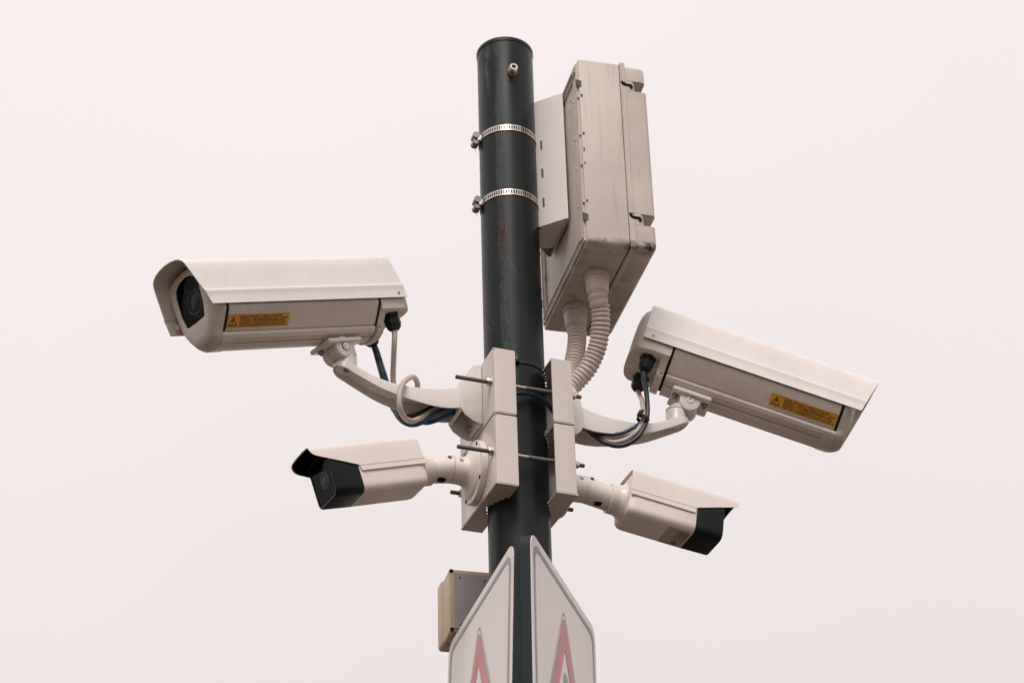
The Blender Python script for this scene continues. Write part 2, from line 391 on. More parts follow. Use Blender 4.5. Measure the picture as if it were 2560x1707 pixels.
def mirror_half(half):
    """half: right-hand (y>=0) points from top centre to bottom centre -> closed loop"""
    L = [(-y, z) for y, z in half[::-1] if y > 1e-9]
    return list(half) + L
def yz(poly, x): return [Vector((x, p[0], p[1])) for p in poly]
def text_mesh(name, s, size, mat, parent, M4, align='LEFT', spacing=1.0, width=None):
    cu = bpy.data.curves.new(name, 'FONT'); cu.body = s; cu.size = size; cu.align_x = align; cu.space_line = spacing
    cu.offset = size * 0.035
    o = bpy.data.objects.new(name, cu); COL.objects.link(o)
    dg = bpy.context.evaluated_depsgraph_get(); dg.update()
    me = bpy.data.meshes.new_from_object(o.evaluated_get(dg)); bpy.data.objects.remove(o); bpy.data.curves.remove(cu)
    if width:
        xs = [v.co.x for v in me.vertices]; k = width / (max(xs) - min(xs))
        for v in me.vertices: v.co.x *= k
    me.name = name; me.materials.clear(); me.materials.append(M[mat])
    o = bpy.data.objects.new(name, me); COL.objects.link(o); o.parent = parent; o.matrix_local = M4
    return o
def screw_head(bm, c, d, r, h, n=16):
    d = Vector(d).normalized()
    cyl(bm, c, Vector(c) + d * h, [(0, r), (0.55, r), (1.0, r * 0.72)], n)

# ================================================================== setting
bm = bmesh.new(); bmesh.ops.create_grid(bm, x_segments=1, y_segments=1, size=400)
gm = paint('paving', (0.098, 0.075, 0.056), 0.85, 0.15, 0.3, 0.0, 0.0)
tag(bm_obj('ground', bm, gm, smooth=None), kind='structure')

# ================================================================== pole
pole = thing('steel_pole', Matrix.Translation((0, 0, 0)), 'tall dark slate painted round steel pole carrying all the cameras', 'pole')
RP = 0.057; ZT = 4.512
bm = bmesh.new()
zs = [0.0, 1.5, 3.0, 3.3, 3.6, 3.9, 4.2, ZT - 0.012, ZT - 0.010]
loft(bm, [ring((0, 0, z), (0, 0, 1), RP, 96, Vector((1, 0, 0)), Vector((0, 1, 0))) for z in zs], False, True)
bm_obj('shaft', bm, 'pole', pole, 40)
bm = bmesh.new()
loft(bm, [ring((0, 0, ZT + dz), (0, 0, 1), r, 96, Vector((1, 0, 0)), Vector((0, 1, 0))) for dz, r in ((-0.0098, 0.0565), (-0.009, 0.0583), (-0.0015, 0.0583), (0.0, 0.0572), (0.003, 0.03))])
bm_obj('cap', bm, 'pole', pole, 30)
bm = bmesh.new()
sd = Vector((0.24, -1.0, 0.0)).normalized(); c0 = Vector((0, 0, 4.4205)) + sd * 0.054; c1 = Vector((0, 0, 4.4205)) + sd * 0.076
u, v = frame_for(sd)
loft(bm, [ring(c0, sd, 0.0085, 28, u, v), ring(c1 - sd * 0.001, sd, 0.0085, 28, u, v), ring(c1, sd, 0.0078, 28, u, v), ring(c1, sd, 0.0044, 28, u, v), ring(c1 - sd * 0.016, sd, 0.0044, 28, u, v)])
tag(bm_obj('stub_tube', bm, 'steel', pole, 40), label='short open steel stub near the pole top')
bm = bmesh.new(); cyl(bm, c0 - sd * 0.002, c0 + sd * 0.010, [(0, 0.0112), (0.6, 0.0108), (1, 0.0092)], 24)
bm_obj('weld_collar', bm, 'rusty', pole, 40)

# hose clamps round the pole
def hose_clamp(z, label, tiltx):
    t = thing('hose_clamp', Matrix.Translation((0, 0, z)) @ Matrix.Rotation(tiltx, 4, 'Y'), label, 'clamp', 'steel hose clamps on the pole')
    n = 150; hw = 0.0068; r0, r1 = RP + 0.0007, RP + 0.0017
    bm = bmesh.new()
    rows = [-hw, -0.0042, 0.0042, hw]
    vo = [[bm.verts.new((math.cos(2 * math.pi * i / n) * r1, math.sin(2 * math.pi * i / n) * r1, zz)) for i in range(n)] for zz in rows]
    vi = [[bm.verts.new((math.cos(2 * math.pi * i / n) * r0, math.sin(2 * math.pi * i / n) * r0, zz)) for i in range(n)] for zz in rows]
    for k in range(3):
        for i in range(n):
            j = (i + 1) % n
            hole = k == 1 and i % 2 == 0
            if hole:
                for a, bq in ((0, 1),):
                    bm.faces.new((vo[1][i], vo[1][j], vi[1][j], vi[1][i])); bm.faces.new((vo[2][j], vo[2][i], vi[2][i], vi[2][j]))
                    bm.faces.new((vo[1][i], vi[1][i], vi[2][i], vo[2][i])); bm.faces.new((vo[1][j], vo[2][j], vi[2][j], vi[1][j]))
            else: bm.faces.new((vo[k][i], vo[k][j], vo[k + 1][j], vo[k + 1][i]))
    for k in (0, 3):
        for i in range(n):
            j = (i + 1) % n; bm.faces.new((vo[k][i], vi[k][i], vi[k][j], vo[k][j]))
    bm_obj('band', bm, 'steel', t, 30)
    # worm-screw housing on the left
    az = R(196); er = Vector((math.cos(az), math.sin(az), 0)); et = Vector((-math.sin(az), math.cos(az), 0))
    c = er * (RP + 0.0095)
    bm = bmesh.new()
    prism(bm, [c + er * a + ZV * b - et * 0.007 for a, b in round_poly([(-0.0088, -0.0065), (-0.003, -0.0065), (-0.003, 0.0065), (-0.0088, 0.0065)], 0.001, 2)], et * 0.016, 0.0006)
    bm_obj('saddle', bm, 'steel', t, 30)
    bm = bmesh.new(); ch = c + ZV * 0.0062; uu, vv = ZV, er
    loft(bm, [ring(ch + et * 0.010, et, 0.0072, 20, uu, vv), ring(ch - et * 0.010, et, 0.0072, 20, uu, vv), ring(ch - et * 0.010, et, 0.0056, 20, uu, vv), ring(ch - et * 0.004, et, 0.0054, 20, uu, vv)], True, True)
    bm_obj('worm_housing', bm, 'screw', t, 40)
    bm = bmesh.new(); cs = c - ZV * 0.0072
    cyl(bm, cs + et * 0.006, cs - et * 0.012, [(0, 0.0060), (0.5, 0.0060), (0.52, 0.0074), (0.96, 0.0074), (1, 0.0066)], 18)
    bm_obj('worm_screw', bm, 'screw', t, 40)
    bm = bmesh.new()   # loose tail of the band
    pts = [er * (RP + 0.003) + et * (-0.004) , er * (RP + 0.0045) - ZV * 0.001 - et * 0.014, er * (RP + 0.001) - et * 0.03 - ZV * 0.002]
    q = catmull(pts, 6); loft(bm, [[p + ZV * hw, p - ZV * hw, p - ZV * hw + er * 0.0008, p + ZV * hw + er * 0.0008] for p in q])
    bm_obj('band_tail', bm, 'steel', t, 30)
    return t
hose_clamp(4.2805, 'upper slotted steel hose clamp round the dark pole', R(1.0))
hose_clamp(4.124, 'lower slotted steel hose clamp round the dark pole', R(0.6))

def zip_ring(z):
    t = thing('pole_cable_tie', Matrix.Translation((0, 0, z)), 'black plastic cable tie round the pole between the clamp brackets', 'cable tie')
    bm = bmesh.new(); n = 96
    loft(bm, [[Vector((math.cos(a) * r, math.sin(a) * r, zz)) for r, zz in ((RP + 0.0005, -0.0042), (RP + 0.0022, -0.0042), (RP + 0.0022, 0.0042), (RP + 0.0005, 0.0042))] for a in [2 * math.pi * i / n for i in range(n + 1)]], False, False)
    bm_obj('strap', bm, 'black', t, 40)
    bm = bmesh.new(); a = R(275); er = Vector((math.cos(a), math.sin(a), 0)); et = Vector((-er.y, er.x, 0))
    c = er * (RP + 0.004)
    prism(bm, [c + et * x + ZV * y - er * 0.004 for x, y in ((-0.0045, -0.005), (0.0045, -0.005), (0.0045, 0.007), (-0.0045, 0.007))], er * 0.008, 0.001)
    prism(bm, [c + et * x + ZV * y for x, y in ((-0.002, 0.006), (0.0025, 0.006), (0.0025, 0.014), (-0.002, 0.014))], er * 0.002, 0.0004)
    bm_obj('buckle', bm, 'black', t, 40)
zip_ring(3.7385)

# ================================================================== clamp brackets (four boxes) and rods
MB_ = mat4(AB, BB, ZV, Vector((0, 0, 0)))
def clamp_box(s, z0, z1, label):
    """s=-1 left, +1 right; open towards the pole; toothed end plates"""
    t = thing('clamp_bracket', mat4(AB, BB, ZV, Vector((0, 0, z0))), label, 'bracket', 'white enamelled pole clamp brackets')
    h = z1 - z0; ao, ai, wv, th = 0.0782, 0.0358, 0.0973, 0.0028
    # bent sheet: outer plate with both flanges in one piece, rounded bends
    pth = [(ai, -wv), (ao - 0.006, -wv), (ao - 0.0018, -wv + 0.0018), (ao, -wv + 0.006), (ao, wv - 0.006), (ao - 0.0018, wv - 0.0018), (ao - 0.006, wv), (ai, wv)]
    inn = [(ai, wv - th), (ao - 0.006, wv - th), (ao - th - 0.001, wv - th - 0.001), (ao - th, wv - 0.006), (ao - th, -wv + 0.006), (ao - th - 0.001, -wv + th + 0.001), (ao - 0.006, -wv + th), (ai, -wv + th)]
    sec = [(s * a, b) for a, b in pth + inn]
    bm = bmesh.new()
    loft(bm, [[Vector((a, b, z)) for a, b in sec] for z in (0.0022, h - 0.0022)])
    o = bm_obj('folded_plate', bm, 'clamp', t, 40)
    # toothed end plates
    def end_plate(zb):
        poly = [(ao - 0.0005, -wv + 0.0006), (ao - 0.0005, wv - 0.0006), (ai + 0.0006, wv - 0.0006), (ai + 0.0006, 0.052)]
        n = 9
        for k in range(n * 2 + 1):
            f = k / (2 * n); b = 0.052 - 0.104 * f
            av = ai + 0.026 * (1 - abs(b) / 0.052) ** 0.85
            poly.append((av + (0.0050 if k % 2 else 0.0), b))
        poly += [(ai + 0.0006, -0.0525), (ai + 0.0006, -wv + 0.0006)]
        bm = bmesh.new(); prism(bm, [Vector((s * a, b, zb)) for a, b in poly], (0, 0, 0.0026)); return bm
    bm_obj('toothed_plate', end_plate(0.0), 'clamp', t, 30)
    bm_obj('toothed_plate', end_plate(h - 0.0026), 'clamp', t, 30)
    return t
clamp_box(-1, 3.5975, 3.7331, 'upper left white clamp bracket behind the curved arm base')
clamp_box(-1, 3.4525, 3.5935, 'lower left white clamp bracket behind the round bullet camera flange')
clamp_box(1, 3.5970, 3.7315, 'upper right white clamp bracket, tucked below the corrugated hoses')
clamp_box(1, 3.4515, 3.5930, 'lower right white clamp bracket, beside the right bullet camera arm')

def rod(b, z, aL, aR, label):
    t = thing('threaded_rod', mat4(AB, BB, ZV, Vector((0, 0, z)) + BB * b), label, 'rod', 'threaded clamp rods')
    def th(a0, a1, nm):
        bm = bmesh.new(); n = int((a1 - a0) / 0.00075); pts = [Vector((a0 + (a1 - a0) * i / n, 0, 0)) for i in range(n + 1)]
        tube(bm, pts, lambda i, s: 0.0031 if i in (0, n) else (0.0041 if i % 2 else 0.0035), 14); bm_obj(nm, bm, 'thread', t, None)
    th(aL, -0.033, 'thread'); th(-0.0112, aR, 'thread')
    bm = bmesh.new(); cyl(bm, (-0.0335, 0, 0), (-0.0108, 0, 0), 0.0038, 18); bm_obj('plain_shank', bm, 'steel', t, 40)
    for s in (-1, 1):
        bm = bmesh.new(); x = s * 0.0783; cyl(bm, (x, 0, 0), (x + s * 0.0016, 0, 0), 0.0086, 24); bm_obj('washer', bm, 'steel', t, 40)
        bm = bmesh.new(); hexprism(bm, (s * 0.0800, 0, 0), (s, 0, 0), 0.0075, 0.0068, 0.2 if s < 0 else 0.45); bm_obj('hex_nut', bm, 'steel', t, 20)
rod(-0.082, 3.6665, -0.1465, 0.0985, 'threaded rod with long bare end crossing the left curved arm base')
rod(-0.082, 3.5225, -0.1455, 0.0985, 'threaded rod with long bare end above the left bullet camera arm')
rod(0.080, 3.519, -0.103, 0.1400, 'threaded rod at the back whose short end pokes out left below the bullet camera arm')
rod(0.080, 3.6625, -0.103, 0.1400, 'threaded rod at the back hidden behind the left arm base')

# ================================================================== big housed cameras
BODY_HALF = [(0.0, 0.092), (0.034, 0.0885), (0.049, 0.080), (0.056, 0.055), (0.0625, 0.022), (0.0660, 0.002), (0.0655, -0.004), (0.0615, -0.010),
             (0.0500, -0.0225), (0.0385, -0.0345), (0.0355, -0.0372), (0.0325, -0.0372), (0.0322, -0.0392), (0.0345, -0.0408), (0.0340, -0.0450), (0.0290, -0.0500),
             (0.0190, -0.0530), (0.0160, -0.0532), (0.0158, -0.0500), (0.0132, -0.0500), (0.0130, -0.0545), (0.0080, -0.0568), (0.0, -0.0572)]
BODY = mirror_half(BODY_HALF)
UPPER = mirror_half([p for p in BODY_HALF[:11]] + [(0.0, -0.0372)])
SOLID = mirror_half(BODY_HALF[:11] + [(0.0350, -0.0410), (0.0340, -0.0455), (0.0280, -0.0512), (0.0150, -0.0555), (0.0, -0.0568)])
FRONT = mirror_half([(0.0, 0.0925), (0.030, 0.0900), (0.050, 0.0835), (0.0575, 0.075), (0.0555, 0.045), (0.0520, 0.018), (0.0435, -0.014), (0.0335, -0.0315), (0.0190, -0.0435), (0.0, -0.0470)])
GLASS = mirror_half([(0.0, 0.0800), (0.018, 0.0775), (0.0330, 0.0690), (0.0375, 0.0550), (0.0365, 0.0200), (0.0300, -0.0030), (0.0270, -0.0055), (0.0, -0.0065)])
HOOD_HALF = [(0.0, 0.1045), (0.018, 0.1035), (0.034, 0.1005), (0.044, 0.0965), (0.0500, 0.0915), (0.0535, 0.0850), (0.0575, 0.0705), (0.0625, 0.0500), (0.0668, 0.0315),
             (0.0676, 0.0290), (0.0692, 0.0272), (0.0700, 0.0245), (0.0694, 0.0215), (0.0709, 0.0100), (0.0722, 0.0)]
def offset_in(half, d):
    out = []
    for i, (y, z) in enumerate(half):
        a = half[max(0, i - 1)]; b = half[min(len(half) - 1, i + 1)]
        t = Vector((b[0] - a[0], b[1] - a[1])).normalized(); n = Vector((t.y, -t.x))   # right turn: inward for top->skirt on +y
        n = n if (n.x * y + n.y * (z + 0.02)) < 0 else -n
        out.append((max(0.0, y + n.x * d) if i else 0.0, z + n.y * d if i < len(half) - 1 else z))
    return out
def star_x(poly, x, n=96): return yz(star(poly, (0, 0.018), n), x)
CAUTION = ("Caution: This device is equipped with IR LED\nilluminator, certified as belonging to risk-free group,\n"
           "according to 62471:2008/9 photobiological safety\nstandard. Best avoid looking at the source at close\nrange and/or using light concentration tools such as")
def housed_camera(az, pt, ro, O, side, xp, label):
    """side: +1 the sticker is on the camera's own left, -1 on its right"""
    X, Y, Zc = cam_axes(az, pt, ro); O = Vector(O)
    t = thing('security_camera', mat4(X, Y, Zc, O), label, 'security camera', 'large housed security cameras')
    # body tube
    bm = bmesh.new(); loft(bm, [yz(BODY, x) for x in (0.066, 0.10, 0.25, 0.40, 0.4035)])
    body = bm_obj('body', bm, 'shell', t, 28)
    for x0, x1 in ((0.0608, 0.0662), (0.4033, 0.4090)):
        bm = bmesh.new(); up = [(y * 1.004, z) for y, z in UPPER]
        loft(bm, [yz(up, x0), yz(up, x1)]); bm_obj('gasket', bm, 'gasket', t, 28)
    # front bezel with its window opening
    bm = bmesh.new(); n = 96
    sl = star(SOLID, (0, 0.018), n); fr = star(FRONT, (0, 0.018), n); gl = star(GLASS, (0, 0.018), n)
    mixp = lambda a, b, k: [p.lerp(q, k) for p, q in zip(a, b)]
    sc = lambda a, k: [Vector((p.x * k, 0.018 + (p.y - 0.018) * k)) for p in a]
    secs = [yz(sl, 0.3960 if False else 0.4088), yz(mixp(sl, fr, 0.10), 0.4150), yz(mixp(sl, fr, 0.38), 0.4225), yz(mixp(sl, fr, 0.74), 0.4280), yz(sc(fr, 0.985), 0.4312),
            yz(mixp(fr, gl, 0.35), 0.4325), yz(mixp(fr, gl, 0.93), 0.4330), yz(gl, 0.4326), yz(gl, 0.4306)]
    loft(bm, secs, True, False); bz = bm_obj('front_bezel', bm, 'shell', t, 50)
    bm = bmesh.new(); loft(bm, [yz(gl, 0.4306), yz(gl, 0.4180), yz(sc(gl, 0.98), 0.4120)], False, False); bm_obj('window_well', bm, 'lining', bz, 30)
    bm = bmesh.new(); loft(bm, [yz(sc(gl, 0.97), 0.4125), yz(sc(gl, 0.97), 0.4135)]); bm_obj('window_back', bm, 'lining', bz, 30)
    bm = bmesh.new(); loft(bm, [yz(sc(gl, 0.992), 0.4290), yz(sc(gl, 0.992), 0.4300)]); bm_obj('window_pane', bm, 'pane', bz, 30)
    bm = bmesh.new(); lc = Vector((0.4136, 0, 0.033))
    cyl(bm, lc, lc + Vector((0.011, 0, 0)), [(0, 0.0265), (0.3, 0.0265), (0.31, 0.0235), (0.9, 0.0230), (1.0, 0.0215)], 40, True, False)
    loft(bm, [ring(lc + Vector((x, 0, 0)), (1, 0, 0), r, 40) for x, r in ((0.011, 0.0215), (0.011, 0.0195), (0.0085, 0.0185))], False, True)
    bm_obj('lens_barrel', bm, 'barrel', bz, 30)
    bm = bmesh.new()
    loft(bm, [ring(lc + Vector((0.0088 + 0.004 * math.sqrt(max(0, 1 - (r / 0.019) ** 2)), 0, 0)), (1, 0, 0), max(r, 0.0003), 40) for r in (0.0184, 0.017, 0.0145, 0.011, 0.007, 0.003, 0.0)], False, True)
    bm_obj('lens', bm, 'lens', bz, 60)
    bm = bmesh.new(); bmesh.ops.create_icosphere(bm, subdivisions=2, radius=0.0012, matrix=Matrix.Translation((0.4145, -0.0305, 0.026))); bm_obj('status_light', bm, 'led', bz, 60)
    bm = bmesh.new()
    for (yy, zz, rr) in ((-0.026, 0.062, 0.003), (0.026, 0.062, 0.003), (-0.022, 0.003, 0.0028), (0.022, 0.003, 0.0028), (0.004, 0.000, 0.0022)):
        cyl(bm, (0.4136, yy, zz), (0.4165, yy, zz), rr, 16)
    tag(bm_obj('led_row', bm, 'gloss_black', bz, 40), kind='stuff')
    # sill block under the bezel
    bm = bmesh.new(); low = mirror_half([(0.0, -0.030), (0.0330, -0.0382), (0.0350, -0.0408), (0.0345, -0.0455), (0.0290, -0.0515), (0.0150, -0.0562), (0.0, -0.0574)])
    loft(bm, [yz(low, 0.3845), yz(low, 0.4089)]); bm_obj('sill_block', bm, 'shell', t, 30)
    # rear cap: flat underside for the glands, round back
    bm = bmesh.new()
    RC = [(0.0, 0.092), (0.034, 0.0885), (0.050, 0.080), (0.057, 0.055), (0.0635, 0.022), (0.0665, 0.002), (0.0655, -0.010), (0.0640, -0.0185), (0.0620, -0.0200), (0.03, -0.0200), (0.0, -0.0200)]
    rc = mirror_half(RC); secs = []
    for x, ky, kz in ((0.0612, 1.0, 1.0), (0.030, 1.0, 1.0), (0.008, 0.985, 1.0), (-0.002, 0.95, 0.985), (-0.009, 0.82, 0.95), (-0.0135, 0.62, 0.88), (-0.0158, 0.38, 0.78), (-0.0165, 0.12, 0.65)):
        secs.append([Vector((x, p[0] * ky, -0.02 + (p[1] + 0.02) * kz)) for p in rc])
    loft(bm, secs); rear = bm_obj('rear_cap', bm, 'shell', t, 38)
    bm = bmesh.new(); lowb = mirror_half([(0.0, -0.019), (0.0640, -0.0195), (0.0610, -0.0235) if False else (0.0520, -0.0205), (0.0385, -0.0345), (0.0355, -0.0385), (0.0345, -0.0450), (0.0280, -0.0520), (0.0150, -0.0575), (0.0, -0.0590)])
    lowb = mirror_half([(0.0, -0.0185), (0.0555, -0.0185), (0.0385, -0.0350), (0.0360, -0.0390), (0.0350, -0.0455), (0.0285, -0.0525), (0.0150, -0.0580), (0.0, -0.0595)])
    loft(bm, [yz(lowb, 0.0462), yz(lowb, 0.0604)]); bm_obj('end_block', bm, 'shell', rear, 38)
    bm = bmesh.new()
    for yy, zz in ((-0.030, -0.043), (0.030, -0.043)): cyl(bm, (0.0464, yy, zz), (0.0450, yy, zz), 0.0035, 14)
    for yy in (-0.0365, 0.0365): screw_head(bm, (0.056, yy * 0.98, -0.0425), (0, yy, -0.02), 0.0022, 0.0012)
    tag(bm_obj('end_screws', bm, 'screw', rear, 40), kind='stuff')
    # cable glands
    for yy in (-0.036, 0.036):
        g0 = Vector((0.0225, yy, -0.0195)); dn = Vector((0, 0, -1))
        bm = bmesh.new()
        hexprism(bm, g0, dn, 0.0165, 0.007, 0.3)
        cyl(bm, g0 + dn * 0.006, g0 + dn * 0.010, 0.0125, 24)
        gl_ = bm_obj('cable_gland', bm, 'black', t, 25)
        bm = bmesh.new(); q = g0 + dn * 0.009
        hexprism(bm, q, dn, 0.0158, 0.014, 0.1)
        cyl(bm, q + dn * 0.0135, q + dn * 0.0235, [(0, 0.0140), (0.55, 0.0128), (1.0, 0.0085)], 26)
        bm_obj('dome_nut', bm, 'black', gl_, 25)
    # sunshield: folded sheet 1.8 mm thick, top lip leaning forward
    inn = offset_in(HOOD_HALF, 0.0018)
    outer = [(-y, z) for y, z in HOOD_HALF[::-1]][:-1] + HOOD_HALF
    inner = [(-y, z) for y, z in inn[::-1]][:-1] + inn
    loop = outer + inner[::-1]
    xf = lambda z: 0.4406 + 0.245 * max(0.0, z)
    bm = bmesh.new(); b2 = bmesh.new()
    loft(b2, [[Vector((0.0 + (xf(p[1])) * k, p[0], p[1])) for p in loop] for k in (0.0, 0.35, 0.7, 1.0)])
    merge(bm, b2); hd = bm_obj('sunshield', bm, 'hood', t, 30)
    for s in (-1, 1):
        bm = bmesh.new(); cyl(bm, (0.018, s * 0.0712, 0.0085), (0.018, s * 0.0724, 0.0085), 0.0026, 16)
        bm_obj('shield_screw', bm, 'screw', hd, 40)
    bm = bmesh.new()
    cyl(bm, (0.425, -side * 0.0655, 0.012), (0.425, -side * 0.0600, 0.012), [(0, 0.006), (0.7, 0.006), (1, 0.004)], 20)
    bm_obj('shield_boss', bm, 'shell', hd, 40)
    # mounting plate, lug and pivot bolt
    bm = bmesh.new()
    prism(bm, [Vector((x, y, -0.0575)) for x, y in round_poly([(xp - 0.039, -0.034), (xp + 0.039, -0.034), (xp + 0.039, 0.030), (xp - 0.039, 0.030)], 0.005, 4)], (0, 0, -0.0085), 0.0024)
    pl = bm_obj('mounting_plate', bm, 'arm', t, 40)
    bm = bmesh.new()   # lug: flared where it leaves the plate, round below the bolt
    pv = (xp, -0.0735); out2 = [(xp - 0.026, -0.0625), (xp + 0.026, -0.0625)]
    for k in range(0, 13):
        a = R(8 - k * (196 / 12)); out2.append((pv[0] + 0.0205 * math.cos(a), pv[1] + 0.0225 * math.sin(a)))
    prism(bm, [Vector((x, -0.0255, z)) for x, z in out2], (0, 0.0225, 0), 0.0018)
    bm_obj('lug', bm, 'arm', pl, 40)
    for dx in (-0.030, 0.030):
        bm = bmesh.new(); c = Vector((xp + dx, -0.014, -0.066))
        cyl(bm, c, c - ZV * 0.0015, 0.0062, 20); hexprism(bm, c - ZV * 0.0012, -ZV, 0.0052, 0.005); cyl(bm, c - ZV * 0.006, c - ZV * 0.009, 0.0028, 14)
        bm_obj('plate_bolt', bm, 'screw', pl, 25)
    bm = bmesh.new(); c = Vector((xp, -0.0255, -0.0735)); d = Vector((0, -1, 0))
    u, v = frame_for(d)
    loft(bm, [ring(c, d, 0.0072, 24, u, v), ring(c + d * 0.0016, d, 0.0068, 24, u, v), ring(c + d * 0.0016, d, 0.0034, 24, u, v), ring(c - d * 0.004, d, 0.0034, 24, u, v)], False, True)
    pb = bm_obj('pivot_bolt', bm, 'steel', pl, 30)
    bm = bmesh.new(); c2 = Vector((xp + 0.001, -0.0258, -0.0638)); screw_head(bm, c2, (0, -1, 0), 0.0042, 0.002); bm_obj('locking_screw', bm, 'screw', pl, 30)
    # orange caution sticker on the side panel
    K, Mp = Vector((0.0385, -0.0345)), Vector((0.0615, -0.0100))
    upd = (Mp - K).normalized(); nrm = Vector((upd.y, -upd.x)); nrm = nrm if nrm.x > 0 else -nrm
    b0 = K + upd * 0.0010 + nrm * 0.0006
    lh, lx0, lx1 = 0.0245, 0.2685, 0.4030
    U3 = Vector((0, side * upd.x, upd.y)); N3 = Vector((0, side * nrm.x, nrm.y)); T3 = Vector((-side, 0, 0))
    org = Vector((lx1 if side > 0 else lx0, side * b0.x, b0.y))
    LM = mat4(T3, U3, N3, org); lw = lx1 - lx0
    bm = bmesh.new(); prism(bm, [Vector((x, y, 0)) for x, y in round_poly([(0, 0), (lw, 0), (lw, lh), (0, lh)], 0.001, 2)], (0, 0, 0.0003))
    lab = bm_obj('caution_sticker', bm, 'label', t, None, LM); tag(lab, label='orange caution sticker with black print')
    text_mesh('caution_text', CAUTION, 0.00400, 'ink', lab, Matrix.Translation((0.0265, lh - 0.0052, 0.0006)), 'LEFT', 1.05, 0.104)
    bm = bmesh.new()   # triangle outline and exclamation mark
    tri = [(0.003, 0.003), (0.0215, 0.003), (0.01225, 0.0205)]; cxy = Vector((0.01225, 0.0088))
    po = [bm.verts.new((x, y, 0.0006)) for x, y in tri]; pi_ = [bm.verts.new((cxy.x + (x - cxy.x) * 0.74, cxy.y + (y - cxy.y) * 0.74, 0.0006)) for x, y in tri]
    for i in range(3): bm.faces.new((po[i], po[(i + 1) % 3], pi_[(i + 1) % 3], pi_[i]))
    q = [bm.verts.new((x, y, 0.0006)) for x, y in ((0.0116, 0.0085), (0.0129, 0.0085), (0.0136, 0.0150), (0.0109, 0.0150))]; bm.faces.new(q)
    q = [bm.verts.new((x, y, 0.0006)) for x, y in ((0.0114, 0.0056), (0.0131, 0.0056), (0.0131, 0.0073), (0.0114, 0.0073))]; bm.faces.new(q)
    bm_obj('warning_triangle', bm, 'ink', lab, None)
    return X, Y, Zc, O
PL = housed_camera(217.962, 21.765, -2.010, (-0.23965, -0.06339, 3.85086), 1, 0.139, 'large white housed camera on the left, its lens facing the viewer')
PR = housed_camera(9.059, 18.760, -0.691, (0.23866, 0.11476, 3.84624), -1, 0.1245, 'large white housed camera on the right, tilted down and seen from behind')
def wpt(P, x, y, z): return P[3] + P[0] * x + P[1] * y + P[2] * z

